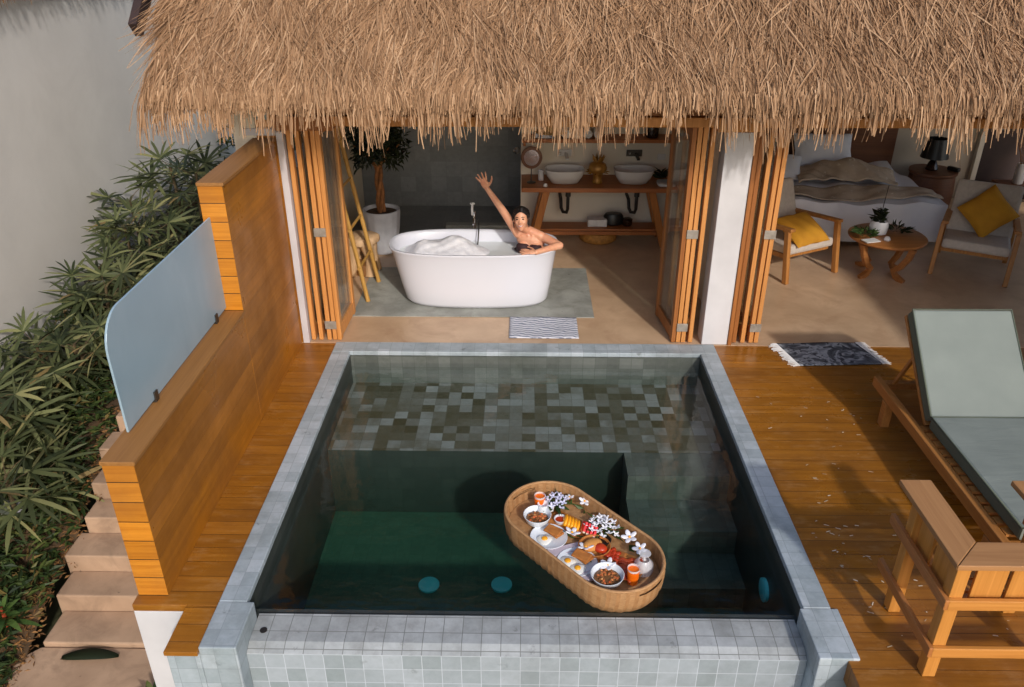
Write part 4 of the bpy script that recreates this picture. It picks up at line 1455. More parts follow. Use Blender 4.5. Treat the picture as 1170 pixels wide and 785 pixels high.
for k in range(10):
    a = k * 2.4
    leaf_quads(b, (3.68, 8.0, .64 + .006 * k), (math.cos(a), math.sin(a), random.uniform(-.1, .8)), .075, .05)
b.build('foliage', M['leaf_dark'], pp)
MB().tube([(3.68, 8.0, .5), (3.685, 8.01, .75), (3.70, 8.02, .95)], [.006, .005, .004], 6).build('stem', M['pipe'], pp)
b = MB()
for k in range(60):
    a = k * 2.4
    c = (3.52 + .09 * math.sqrt(k / 60) * math.cos(a), 7.92 + .09 * math.sqrt(k / 60) * math.sin(a), .45 + .05 * random.random())
    leaf_quads(b, c, (math.cos(a), math.sin(a), random.uniform(.2, 1)), random.uniform(.05, .1), .035)
tag(b.build('leafy_posy', M['leaf_mid'], base=(3.52, 7.92, .437)), 'low leafy green posy at the left of the coffee table', 'plant')
b = MB()
for k in range(40):
    a = k * 2.4
    c = (3.90 + .1 * math.sqrt(k / 40) * math.cos(a), 8.06 + .08 * math.sqrt(k / 40) * math.sin(a), .445 + .05 * random.random())
    leaf_quads(b, c, (math.cos(a), math.sin(a), random.uniform(.2, 1)), random.uniform(.06, .11), .03)
tag(b.build('trailing_fern', M['leaf_dark'], base=(3.9, 8.06, .437)), 'small dark fern to the right of the orchid pot on the coffee table', 'plant')
tag(MB().lathe([(.03, .437), (.034, .45), (.022, .475), (.012, .48), (.002, .48)], (3.70, 7.80, 0), 14).build('tea_light', M['water_glass'], base=(3.7, 7.8, .437), smooth=40), 'little glass tea light at the front of the coffee table', 'candle holder')
tag(MB().obox((3.53, 7.78, .442), (.16, .10, .008), Matrix.Rotation(.3, 3, 'Z')).build('menu_card', M['towel'], base=(3.53, 7.78, .437)), 'small white card lying at the front left of the coffee table', 'card')

bd = thing('bed', 'wide bed with rumpled white linen in the bedroom', 'bed', (3.7, 9.7, 0))
MB().box(2.62, 4.72, 8.92, 10.58, .0, .26).build('base', M['shelf_dark'], bd, bevel=.02)


def sheet(u, v_):
    x = 2.56 + 2.22 * u
    y = 8.82 + 1.75 * v_
    z = .50 + .022 * math.sin(9 * u + 4 * v_) + .018 * math.sin(15 * v_ + 5 * u) + .012 * math.sin(31 * u - 9 * v_)
    return (x, y, z)


def drape(u, v_):
    x = 2.56 + 2.22 * u
    z = .06 + v_ * .44
    y = 8.82 - .012 * math.sin(26 * u) * (1 - v_) - .03 * (1 - v_)
    zt = sheet(u, 0)[2]
    return (x, y, .06 + v_ * (zt - .06))


b = MB().grid(drape, 60, 8).grid(sheet, 60, 40)
b.grid(lambda u, v_: (4.78 + .03 * (1 - v_) + .012 * math.sin(24 * u) * (1 - v_), 8.82 + 1.75 * u, .06 + v_ * (sheet(1, u)[2] - .06)), 40, 8)
b.build('duvet', M['linen_white'], bd, smooth=True)
MB().box(2.5, 4.85, 10.585, 10.645, .0, 1.0).build('headboard', M['shelf_dark'], bd, bevel=.01)
MB().grid(lambda u, v_: (2.55 + 2.24 * u, 8.98 + .40 * v_ + .03 * math.sin(6 * u), sheet(u, .1 + .22 * v_)[2] + .024 + .008 * math.sin(9 * u + 5 * v_) + .006 * math.sin(23 * u - 12 * v_)), 60, 14).build('bed_runner', M['throw'], bd, smooth=True, solid=.012)
th_ = MB().grid(lambda u, v_: (3.28 + 1.15 * u + .12 * v_, 9.45 + .55 * v_ + .1 * math.sin(4 * u), .55 + .20 * math.exp(-((u - .5) / .36) ** 2 - ((v_ - .6) / .45) ** 2) * (1 + .25 * math.sin(7 * u + 2)) + .016 * math.sin(9 * u + 7 * v_) + .012 * math.sin(19 * u - 5 * v_) + .008 * math.sin(37 * u + 21 * v_)), 44, 30).build('throw_blanket', M['throw'], base=(3.8, 9.7, .5), smooth=True, solid=.02)
tag(th_, 'bunched beige throw blanket with white pattern heaped on the bed', 'blanket')
cushion('bed_pillow', (3.02, 10.28, .70), R(55), R(4), 0, (.70, .46), M['linen_white'], 'white pillow at the left against the headboard of the bed', 'pillow', 'bed pillows', .1)
cushion('bed_pillow', (3.82, 10.32, .72), R(58), R(-3), 0, (.74, .46), M['linen_white'], 'white pillow in the middle against the headboard of the bed', 'pillow', 'bed pillows', .1)
cushion('bed_pillow', (3.12, 9.92, .62), R(28), R(-14), 0, (.62, .42), M['linen_white'], 'white pillow lying flat in front of the left bed pillow', 'pillow', 'bed pillows', .09)
ns = thing('bedside_table', 'round drum shaped dark timber bedside table to the right of the bed', 'table', (5.25, 10.25, 0))
MB().lathe([(.26, .0), (.28, .03), (.29, .25), (.27, .45), (.29, .47), (.29, .50), (.01, .501)], (5.25, 10.25, 0), 36).build('drum', M['shelf_dark'], ns, smooth=40)
lp = thing('bedside_lamp', 'dark table lamp with a black shade on the bedside table', 'lamp', (5.22, 10.25, .502))
MB().lathe([(.07, .503), (.08, .52), (.05, .6), (.02, .64), (.015, .68)], (5.22, 10.25, 0), 18).build('base', M['sauce'], lp, smooth=40)
MB().lathe([(.17, .66), (.12, .90), (.115, .90), (.165, .66)], (5.22, 10.25, 0), 28).build('shade', M['black'], lp, smooth=40)
tag(MB().obox((5.47, 10.18, .53), (.06, .16, .05), Matrix.Rotation(.5, 3, 'Z')).build('telephone', M['black'], base=(5.47, 10.18, .502), bevel=.012), 'black telephone on the bedside table beside the lamp', 'telephone')
dp = thing('brown_door', 'dark brown door in the rear wall at the right of the bedroom', 'door', (6.5, 10.6, 0))
MB().box(6.0, 7.1, 10.6, 10.648, 0, 2.1).build('panel', M['curtain'], dp, bevel=.004)
MB().box(5.93, 5.998, 10.58, 10.648, 0, 2.15).build('frame', M['room_wall'], dp, bevel=.004)
MB().box(7.102, 7.17, 10.58, 10.648, 0, 2.15).build('frame', M['room_wall'], dp, bevel=.004)
MB().tube([(6.1, 10.595, .95), (6.1, 10.55, .95), (6.2, 10.55, .95)], .012).build('handle', M['steel_dark'], dp)
bn = thing('luggage_bench', 'low dark timber bench beside the brown door', 'bench', (6.45, 10.2, 0))
MB().box(6.1, 6.9, 10.02, 10.38, .30, .34).build('seat', M['shelf_dark'], bn, bevel=.005)
for x in (6.14, 6.86):
    for y in (10.06, 10.34):
        MB().box(x - .025, x + .025, y - .025, y + .025, 0, .299).build('leg', M['shelf_dark'], bn)
vs_ = thing('twig_vase', 'tall white vase with dry twigs on the low bench by the brown door', 'vase', (6.33, 10.2, .341))
MB().lathe([(.06, .342), (.065, .36), (.06, .55), (.05, .60), (.045, .60), (.055, .55), (.05, .37), (.002, .36)], (6.33, 10.2, 0), 20).build('vase', M['ceramic'], vs_, smooth=40)
b = MB()
for k in range(9):
    a = k * .7
    b.tube([(6.33, 10.2, .45), (6.33 + .05 * math.cos(a), 10.2 + .05 * math.sin(a), .7), (6.33 + .14 * math.cos(a + .3), 10.2 + .12 * math.sin(a), .92)], [.004, .003, .002], 5)
b.build('twigs', M['trunk'], vs_)

# ------------------------------------------------------------------ sun lounger
lg = thing('sun_lounger', 'timber sun lounger with a sage green cushion and raised backrest on the right deck', 'sun lounger', (3.1, 4.4, 0))
for x in (2.675, 3.50):
    MB().box(x - .025, x + .025, 3.44, 5.30, .20, .275).build('side_rail', M['lounger_wood'], lg, bevel=.005)
    for y in (3.58, 5.05):
        MB().box(x - .03, x + .03, y - .035, y + .035, 0, .199).build('leg', M['lounger_wood'], lg, bevel=.004)
for y in (3.47, 4.62, 5.24):
    MB().box(2.701, 3.474, y - .025, y + .025, .205, .26).build('cross_bar', M['lounger_wood'], lg, bevel=.004)
b = MB()
for k in range(11):
    y = 3.55 + k * .095
    b.box(2.702, 3.473, y - .03, y + .03, .262, .278)
b.build('slats', M['lounger_wood'], lg)
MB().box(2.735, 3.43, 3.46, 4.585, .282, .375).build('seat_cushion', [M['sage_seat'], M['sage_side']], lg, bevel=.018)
hx = R(42)
hinge, top = Vector((3.085, 4.60, .325)), Vector((3.085, 4.60 + .80 * math.cos(hx), .325 + .80 * math.sin(hx)))
nrm = Vector((0, -math.sin(hx), math.cos(hx)))
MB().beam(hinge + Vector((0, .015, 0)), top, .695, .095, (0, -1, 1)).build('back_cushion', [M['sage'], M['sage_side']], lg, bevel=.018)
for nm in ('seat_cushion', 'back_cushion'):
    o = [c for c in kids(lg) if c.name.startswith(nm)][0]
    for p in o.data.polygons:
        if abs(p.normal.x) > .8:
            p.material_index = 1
for x in (2.76, 3.41):
    MB().beam(Vector((x, hinge.y + .04, .265)), Vector((x, top.y, top.z)) - nrm * .075, .04, .03, (0, -1, 1)).build('back_frame', M['lounger_wood'], lg, bevel=.003)
    MB().beam((x, 5.0, .62), (x, 5.2, .262), .025, .025, (1, 0, 0)).build('back_prop', M['lounger_wood'], lg, bevel=.003)

for nm, p4 in (('seat_cushion', [(2.737, 3.465, .372), (2.737, 4.58, .372), (3.428, 4.58, .372), (3.428, 3.465, .372)]),
               ('back_cushion', [hinge + nrm * .046 + Vector((-.345, .02, .005)), top + nrm * .046 + Vector((-.345, 0, 0)), top + nrm * .046 + Vector((.345, 0, 0)), hinge + nrm * .046 + Vector((.345, .02, .005))])):
    o = [c for c in kids(lg) if c.name.startswith(nm)][0]
    MB().tube(list(p4) + [p4[0]], .006, 6).build('piping', M['sage_side'], o, smooth=True)

# ------------------------------------------------------------------ timber chair in front
tc_ = thing('timber_armchair', 'square timber armchair with broad flat cap rails at the front right corner of the deck', 'armchair', (2.3, 3.1, 0))
CX0, CX1, CY0, CY1 = 1.985, 2.66, 2.79, 3.36
MB().rings([[(CX0 - .03, CY1 + .03, z), (CX0 - .03, CY0 - .03, z), (CX0 + .13, CY0 + .13, z), (CX0 + .13, CY1 + .03, z)] for z in (.72, .75)]).build('arm_cap', M['teak_cap'], tc_, bevel=.004)
MB().rings([[(CX0 - .028, CY0 - .032, z), (CX1 + .03, CY0 - .032, z), (CX1 - .13, CY0 + .128, z), (CX0 + .132, CY0 + .128, z)] for z in (.72, .75)]).build('back_cap', M['teak_capx'], tc_, bevel=.004)
MB().rings([[(CX1 + .03, CY0 - .03, z), (CX1 + .03, CY1 + .03, z), (CX1 - .13, CY1 + .03, z), (CX1 - .13, CY0 + .13, z)] for z in (.72, .75)]).build('arm_cap', M['teak_cap'], tc_, bevel=.004)
for x in (CX0 + .03, CX1 - .03):
    for y in (CY0 + .03, CY1 - .12):
        MB().box(x - .032, x + .032, y - .032, y + .032, 0, .718).build('leg', M['teak_z'], tc_, bevel=.004)
for z, h in ((.50, .06), (.19, .06)):
    MB().box(CX0 - .008, CX1 + .008, CY0 - .027, CY0 - .003, z - h / 2, z + h / 2).build('back_rail', M['teak_x'], tc_, bevel=.004)
    for x in (CX0 - .014, CX1 + .014):
        MB().box(x - .012, x + .012, CY0 - .025, CY1 + .03, z - h / 2, z + h / 2).build('side_rail', M['teak_y'], tc_, bevel=.004)
for k in range(3):
    x = CX0 + .18 + k * .165
    MB().box(x - .073, x + .073, CY0 + .02, CY0 + .036, .44, .717).build('back_slat', M['teak_z'], tc_, bevel=.003)
for xx in (CX0 + .03, CX1 - .03):
    for k in range(2):
        y = CY0 + .16 + k * .17
        MB().box(xx - .008, xx + .008, y - .068, y + .068, .44, .717).build('side_slat', M['teak_z'], tc_, bevel=.003)
b = MB()
for k in range(4):
    y = CY0 + .10 + k * .09
    b.box(CX0 + .065, CX1 - .065, y - .038, y + .038, .40, .42)
b.build('seat_slats', M['teak_x'], tc_, bevel=.003)

# ------------------------------------------------------------------ breakfast tray on the water
TRAY_C, TRAY_A = Vector((.362, 3.79)), math.atan2(-.66, .58)
ax = Vector((math.cos(TRAY_A), math.sin(TRAY_A)))
HLEN, RAD = .285, .278           # half length of the straight side, end radius


def stad(r, n=176):
    """rounded outline at radius r with the length running along ax"""
    per = 4 * HLEN + 2 * PI * r
    out = []
    for k in range(n):
        s_ = per * k / n
        if s_ < 2 * HLEN:
            x, y = -HLEN + s_, -r
        elif s_ < 2 * HLEN + PI * r:
            a = (s_ - 2 * HLEN) / r - PI / 2
            x, y = HLEN + r * math.cos(a), r * math.sin(a)
        elif s_ < 4 * HLEN + PI * r:
            x, y = HLEN - (s_ - 2 * HLEN - PI * r), r
        else:
            a = (s_ - 4 * HLEN - PI * r) / r + PI / 2
            x, y = -HLEN + r * math.cos(a), r * math.sin(a)
        out.append((TRAY_C.x + x * ax.x - y * ax.y, TRAY_C.y + x * ax.y + y * ax.x))
    return out


bt = thing('breakfast_tray', 'long oval woven rattan breakfast tray floating on the pool', 'tray', (TRAY_C.x, TRAY_C.y, -.12))
b = MB()
lev = [(-.14, -.018), (-.12, -.006), (-.08, .0), (-.04, .004), (-.012, .006), (.006, .006), (.03, .006)]
NN = 108
perim = 4 * HLEN + 2 * PI * RAD


def in_slot(k):
    s_ = perim * (k + .5) / NN
    m1 = 2 * HLEN + PI * RAD / 2
    m2 = 4 * HLEN + 1.5 * PI * RAD
    return min(abs(s_ - m1), abs(s_ - m2)) < .085


def in_slot2(k):
    return in_slot(k) or in_slot(k - 1) or in_slot((k + 1) % NN)


for inner in (0, 1):
    rs = []
    for z, dr in lev:
        o1 = stad(RAD + dr - (.016 if inner else 0), NN)
        c = TRAY_C
        ring = []
        for k, (x, y) in enumerate(o1):
            d = Vector((x - c.x, y - c.y)).normalized() * ((0 if in_slot2(k) else .0042) * (1 if k % 2 else -1))
            ring.append((x + d.x, y + d.y, z))
        rs.append(ring)
    vs = [p for r_ in rs for p in r_]
    fs = []
    for i in range(len(rs) - 1):
        for k in range(NN):
            if i == 4 and in_slot(k):
                continue
            k2 = (k + 1) % NN
            f = (i * NN + k, i * NN + k2, (i + 1) * NN + k2, (i + 1) * NN + k)
            fs.append(f[::-1] if inner else f)
    b.add(vs, fs)
bw_ = b.build('basket_wall', [M['basket'], M['basket_dark']], bt, smooth=35)
for i, p in enumerate(bw_.data.polygons):
    p.material_index = 1 if min(p.vertices) % 2 else 0
o1 = stad(RAD - .002, NN)
pts = [(x, y, .032) for x, y in o1]
b = MB()
rs = []
for k in range(NN):
    p, q_ = Vector(pts[k - 1]), Vector(pts[(k + 1) % NN])
    d = (q_ - p).normalized()
    n_ = d.cross(Vector((0, 0, 1)))
    rs.append([Vector(pts[k]) + n_ * .010 * math.cos(a) + Vector((0, 0, 1)) * .009 * math.sin(a) for a in np.linspace(0, 2 * PI, 9)[:-1]])
rs.append(rs[0])
b.rings(rs, False, False)
b.build('rim', M['basket'], bt, smooth=50)
MB().prism(stad(RAD - .02, 60), -.09, -.073).build('floor', M['basket'], bt)
FZ = -.072


def tl(u, v_):
    """tray coordinates (along, across) to the world"""
    return (TRAY_C.x + u * ax.x - v_ * ax.y, TRAY_C.y + u * ax.y + v_ * ax.x)


def lath(nm, mat, x, y, prof, lab, cat, group=None, n=22, **kw):
    return tag(MB().lathe([(r_, FZ + z) for r_, z in prof], (x, y, 0), n, **kw).build(nm, mat, base=(x, y, FZ), smooth=45), lab, cat, group)


def juice(x, y, lab):
    t_ = thing('juice_glass', lab, 'glass', (x, y, FZ), 'glasses of orange juice')
    MB().lathe([(.024, FZ), (.028, FZ + .004), (.034, FZ + .105), (.0325, FZ + .105), (.026, FZ + .008), (.002, FZ + .006)], (x, y, 0), 20).build('tumbler', M['water_glass'], t_, smooth=40)
    MB().lathe([(.020, FZ + .006), (.0292, FZ + .0075), (.0342, FZ + .092), (.002, FZ + .0925)], (x, y, 0), 20).build('juice', M['orange'], t_, smooth=40)


juice(.115, 4.125, 'glass of orange juice at the far left end of the breakfast tray')
juice(.640, 3.475, 'glass of orange juice at the near right end of the breakfast tray')


def bowl(x, y, r_, lab, top):
    t_ = thing('bowl', lab, 'bowl', (x, y, FZ), 'white bowls on the breakfast tray')
    MB().lathe([(r_ * .5, FZ), (r_ * .55, FZ + .006), (r_ * .86, FZ + .035), (r_, FZ + .07), (r_ * .97, FZ + .071), (r_ * .82, FZ + .037), (r_ * .45, FZ + .014), (.002, FZ + .013)], (x, y, 0), 30).build('dish', M['plate'], t_, smooth=50)
    MB().lathe([(r_ * .80, FZ + .040), (r_ * .5, FZ + .046), (.002, FZ + .047)], (x, y, 0), 24).build('porridge', M['broth'], t_, smooth=50)
    b_ = MB()
    for i in range(top):
        a, k_ = random.uniform(0, 2 * PI), math.sqrt(random.random()) * r_ * .66
        b_.ell((x + k_ * math.cos(a), y + k_ * math.sin(a), FZ + .049), (.0075, .006, .005), Matrix.Rotation(a, 3, 'Z'), 6, 4)
    b_.build('granola', M['granola'], t_)


bowl(.098, 3.985, .064, 'white bowl of granola at the left end of the breakfast tray', 40)
bowl(.492, 3.468, .070, 'white bowl of granola at the near end of the breakfast tray', 46)


def egg_plate(x, y, r_, spin, lab, neggs):
    t_ = thing('breakfast_plate', lab, 'plate', (x, y, FZ), 'plates of eggs and toast')
    MB().lathe([(r_ * .55, FZ), (r_ * .6, FZ + .004), (r_, FZ + .018), (r_ * .99, FZ + .021), (r_ * .62, FZ + .009), (.002, FZ + .008)], (x, y, 0), 34).build('dish', M['plate'], t_, smooth=50)
    d = Vector((math.cos(spin), math.sin(spin), 0))
    n_ = Vector((-d.y, d.x, 0))
    for i in range(neggs):
        c = Vector((x, y, FZ + .014)) - d * r_ * .32 + n_ * r_ * (.42 * (i - (neggs - 1) / 2) * 1.6)
        MB().lathe([(r_ * .40, 0), (r_ * .36, .005), (r_ * .16, .009), (.001, .010)], c, 18, fn=lambda a, z: 1 + .12 * math.sin(3 * a + i)).build('fried_egg', M['egg'], t_, smooth=50)
        MB().ell(c + Vector((0, 0, .010)), (.0145, .0145, .009), None, 12, 8).build('yolk', M['yolk'], t_, smooth=True)
    for i in range(2):
        c = Vector((x, y, FZ + .026 + .016 * i)) + d * r_ * (.42 - .10 * i)
        rot = Matrix.Rotation(spin + .25 * i, 3, 'Z')
        MB().obox(c, (r_ * .62, r_ * .9, .013), rot).build('toast_slice', M['toast'], t_, bevel=.005)


egg_plate(.168, 3.845, .084, .75, 'white plate of one fried egg and toast beside the far granola bowl', 1)
egg_plate(.330, 3.625, .088, .75, 'white plate of two fried eggs and toast between the two folded napkins', 2)


def napkin(x, y, rz, lab):
    rot = Matrix.Rotation(rz, 3, 'Z')
    b_ = MB()
    for i in range(3):
        b_.obox((x, y, FZ + .004 + .005 * i), (.17 - .004 * i, .062 - .004 * i, .0042), rot)
    tag(b_.build('folded_napkin', M['napkin'], base=(x, y, FZ), bevel=.0015), lab, 'napkin', 'folded napkins on the breakfast tray')


napkin(.262, 3.735, .35, 'folded lilac-grey napkin between the two egg plates')
napkin(.405, 3.525, .35, 'folded lilac-grey napkin beside the near granola bowl')
jg = thing('milk_jug', 'small white milk jug beside the far granola bowl', 'jug', (.135, 4.075, FZ))
MB().lathe([(.024, FZ), (.032, FZ + .01), (.034, FZ + .04), (.024, FZ + .065), (.028, FZ + .08), (.025, FZ + .08), (.02, FZ + .062), (.002, FZ + .03)], (.135, 4.075, 0), 20).build('body', M['plate'], jg, smooth=45)
MB().tube([(.165, 4.075, FZ + .065), (.188, 4.075, FZ + .055), (.186, 4.075, FZ + .03), (.166, 4.075, FZ + .02)], .004, 6).build('handle', M['plate'], jg, smooth=45)


def blossom(b_, c, r_, tilt, spin, n=5):
    rot = Matrix.Rotation(spin, 3, 'Z') @ Matrix.Rotation(tilt, 3, 'X')
    for k in range(n):
        a = 2 * PI * k / n
        cc = Vector(c) + rot @ Vector((math.cos(a) * r_ * .52, math.sin(a) * r_ * .52, r_ * .12))
        b_.ell(cc, (r_ * .52, r_ * .30, r_ * .10), rot @ Matrix.Rotation(a, 3, 'Z') @ Matrix.Rotation(-.35, 3, 'Y'), 9, 6)


def flower(x, y, z, r_, lab, tilt=.3):
    t_ = thing('white_flower', lab, 'flower', (x, y, FZ), 'single white flowers on the breakfast tray')
    b_ = MB()
    blossom(b_, (x, y, FZ + z), r_, tilt, random.uniform(0, 6))
    b_.build('petals', M['petal'], t_, smooth=True)
    MB().ell((x, y, FZ + z + r_ * .12), (r_ * .16,) * 3, None, 8, 6).build('centre', M['yolk'], t_, smooth=True)
    lb = MB()
    for k in range(3):
        a = random.uniform(0, 6)
        leaf_quads(lb, (x, y, FZ + .006), (math.cos(a), math.sin(a), .25), r_ * 1.7, r_ * .7)
    lb.build('leaf', M['leaf_mid'], t_)


flower(.31, 3.845, .045, .042, 'white flower lying between the left egg plate and the watermelon slices')
flower(.385, 3.71, .05, .042, 'white flower beside the second egg plate and the bread basket')
flower(.505, 3.56, .05, .042, 'white flower beside the near granola bowl and the bacon dish')
flower(.655, 3.79, .06, .042, 'white flower at the far edge of the tray behind the toast board')
flower(.705, 3.69, .06, .038, 'white flower among green leaves beside the upturned goblet')
flower(.31, 4.17, .06, .026, 'small white flower beside the large lilac-white bouquet')
flower(.405, 4.13, .06, .034, 'white flower on green leaves at the far edge behind the mango slices')


def bouquet(x, y, R_, mat, lab, n):
    t_ = thing('flower_bunch', lab, 'flowers', (x, y, FZ), 'bunches of white flowers')
    b_ = MB()
    for k in range(n):
        a, q_ = k * 2.4, math.sqrt((k + .5) / n)
        blossom(b_, (x + R_ * q_ * math.cos(a), y + R_ * q_ * math.sin(a), FZ + .045 + .022 * (1 - q_ * q_) + random.uniform(0, .008)), .021, q_ * .5, random.uniform(0, 6), 4)
    b_.build('petals', mat, t_, smooth=True)
    lb = MB()
    for k in range(18):
        a = k * .35 * 2
        leaf_quads(lb, (x, y, FZ + .03), (math.cos(a), math.sin(a), random.uniform(-.1, .3)), R_ * random.uniform(1.2, 1.7), .03)
    lb.build('leaf', M['leaf_mid'], t_)


bouquet(.22, 4.14, .068, M['petal_lilac'], 'large lilac-white bouquet at the far left of the breakfast tray', 13)
bouquet(.505, 3.90, .085, M['petal'], 'dense bunch of bright white blossoms at the far edge of the tray behind the watermelon', 20)

# fruit, bread and dishes
ring = MB()
rs = []
for k in range(24):
    a = 2 * PI * k / 24
    c = Vector((.245 + .028 * math.cos(a), 3.995 + .028 * math.sin(a), FZ + .03))
    d = Vector((math.cos(a), math.sin(a), 0))
    rs.append([c + d * .009 * math.cos(t_) + Vector((0, 0, .009 * math.sin(t_))) for t_ in np.linspace(0, 2 * PI, 9)[:-1]])
rs.append(rs[0])
ring.rings(rs, False, False)
sd_ = thing('sauce_cup', 'tiny white cup with red dip beside the mango slices', 'cup', (.245, 3.995, FZ))
MB().lathe([(.022, FZ), (.026, FZ + .005), (.033, FZ + .034), (.029, FZ + .034), (.022, FZ + .012), (.002, FZ + .01)], (.245, 3.995, 0), 20).build('cup', M['plate'], sd_, smooth=45)
MB().lathe([(.027, FZ + .025), (.002, FZ + .027)], (.245, 3.995, 0), 16).build('dip', M['jam'], sd_, smooth=45)
fbd = MB().obox((.335, 3.945, FZ + .006), (.30, .13, .010), Matrix.Rotation(-.62, 3, 'Z'))
tag(fbd.build('fruit_board', M['toast'], base=(.335, 3.945, FZ), bevel=.004), 'small wooden board under the mango and watermelon slices', 'board')
for i in range(5):
    a = -.62
    c = Vector((.275 + .022 * i * math.cos(a), 3.985 + .022 * i * math.sin(a), FZ + .028))
    b = MB().ell(c, (.013, .042, .03), Matrix.Rotation(a + .5, 3, 'Z') @ Matrix.Rotation(.35, 3, 'Y'), 12, 8)
    tag(b.build('mango_slice', M['mango'], base=c, smooth=True), 'orange mango slice in the row beside the watermelon', 'fruit slice', 'mango slices on the fruit board')
for i in range(4):
    a = -.62
    c = Vector((.372 + .024 * i * math.cos(a), 3.915 + .024 * i * math.sin(a), FZ + .012))
    rot = Matrix.Rotation(a + .55, 3, 'Z') @ Matrix.Rotation(.45, 3, 'Y')
    t_ = thing('watermelon_slice', 'red watermelon slice in the row between mango slices and bread basket', 'fruit slice', tuple(c), 'watermelon slices on the fruit board')
    for mt, r0, r1, nm in (('melon', .002, .052, 'flesh'), ('melon_rind', .0525, .060, 'rind')):
        rs = []
        for th in np.linspace(-.9, .9, 11):
            rs.append([c + rot @ Vector((x, (r_) * math.sin(th), .055 - r_ * math.cos(th) + .01)) for x, r_ in ((-.006, r0), (.006, r0), (.006, r1), (-.006, r1))])
        MB().rings(rs).build(nm, M[mt], t_)
bb = thing('bread_basket', 'small wooden bowl with a golden bread roll on the breakfast tray', 'bowl', (.44, 3.735, FZ))
MB().lathe([(.04, FZ), (.05, FZ + .006), (.072, FZ + .045), (.068, FZ + .046), (.046, FZ + .012), (.002, FZ + .01)], (.44, 3.735, 0), 24).build('dish', M['toast'], bb, smooth=45)
MB().ell((.43, 3.74, FZ + .042), (.05, .034, .026), Matrix.Rotation(.6, 3, 'Z')).build('bread_roll', M['bread'], bb, smooth=True)
MB().ell((.462, 3.722, FZ + .042), (.034, .026, .022), Matrix.Rotation(-.4, 3, 'Z')).build('bread_roll', M['jam'], bb, smooth=True)
dc = thing('dark_sauce_cup', 'small black cup of dark sauce beside the bread bowl', 'cup', (.505, 3.79, FZ))
MB().lathe([(.024, FZ), (.028, FZ + .005), (.034, FZ + .045), (.03, FZ + .045), (.024, FZ + .012), (.002, FZ + .01)], (.505, 3.79, 0), 20).build('cup', M['black'], dc, smooth=45)
MB().lathe([(.029, FZ + .036), (.002, FZ + .038)], (.505, 3.79, 0), 16).build('sauce', M['sauce'], dc, smooth=45)
tb = thing('toast_board', 'square wooden board carrying a toast topped with red jam', 'board', (.545, 3.665, FZ))
rot = Matrix.Rotation(-.45, 3, 'Z')
MB().obox((.545, 3.665, FZ + .006), (.20, .13, .011), rot).build('board', M['bread'], tb, bevel=.004)
MB().obox((.54, 3.668, FZ + .021), (.12, .10, .018), rot).build('toast_slice', M['toast'], tb, bevel=.006)
b = MB()
for k in range(12):
    a, q_ = k * 2.4, .04 * math.sqrt(k / 12)
    b.ell((.54 + q_ * math.cos(a), 3.668 + q_ * math.sin(a), FZ + .033), (.017, .013, .008), Matrix.Rotation(a, 3, 'Z'), 9, 6)
b.build('jam', M['jam'], tb, smooth=True)
bc = thing('bacon_dish', 'shallow dish heaped with red-brown bacon strips', 'dish', (.615, 3.565, FZ))
MB().lathe([(.05, FZ), (.055, FZ + .005), (.078, FZ + .025), (.075, FZ + .027), (.05, FZ + .01), (.002, FZ + .009)], (.615, 3.565, 0), 26).build('dish', M['toast'], bc, smooth=45)
for k in range(6):
    a = -.5 + .18 * (k - 2.5)
    c = Vector((.615 + .018 * (k - 2.5) * .5, 3.565 + .018 * (k - 2.5), FZ + .03 + .004 * (k % 3)))
    d = Vector((math.cos(a), math.sin(a), 0))
    n_ = Vector((-d.y, d.x, 0))
    MB().grid(lambda u, v_: c + d * (.12 * (u - .5)) + n_ * (.022 * (v_ - .5)) + Vector((0, 0, .006 * math.sin(u * 16 + k))), 14, 3).build('bacon_strip', M['bacon'], bc, smooth=True, solid=.004)
gb = thing('upturned_goblet', 'clear goblet turned upside down at the near right end of the breakfast tray', 'glass', (.715, 3.575, FZ))
MB().lathe([(.05, FZ), (.056, FZ + .02), (.052, FZ + .055), (.03, FZ + .082), (.027, FZ + .08), (.048, FZ + .054), (.052, FZ + .02), (.047, FZ)], (.715, 3.575, 0), 26).build('cup', M['water_glass'], gb, smooth=45)
MB().lathe([(.012, FZ + .081), (.006, FZ + .09), (.006, FZ + .115), (.034, FZ + .121), (.034, FZ + .124), (.002, FZ + .126)], (.715, 3.575, 0), 22).build('foot', M['water_glass'], gb, smooth=45)

# the crockery, food and flowers are a little larger than first laid out
for o in list(COL.objects):
    if o.parent is None and o.type in ('MESH', 'EMPTY') and abs(o.location.z - FZ) < .05 and o.location.z < -.02 and 3.2 < o.location.y < 4.4 and 'label' in o and o != bt:
        k_ = 1.38 if o.get('category') in ('bowl', 'plate') else 1.25 if o.get('category') in ('flowers', 'flower') else 1.06 if o.get('category') == 'glass' else 1.25
        o.scale = (k_, k_, 1.12)

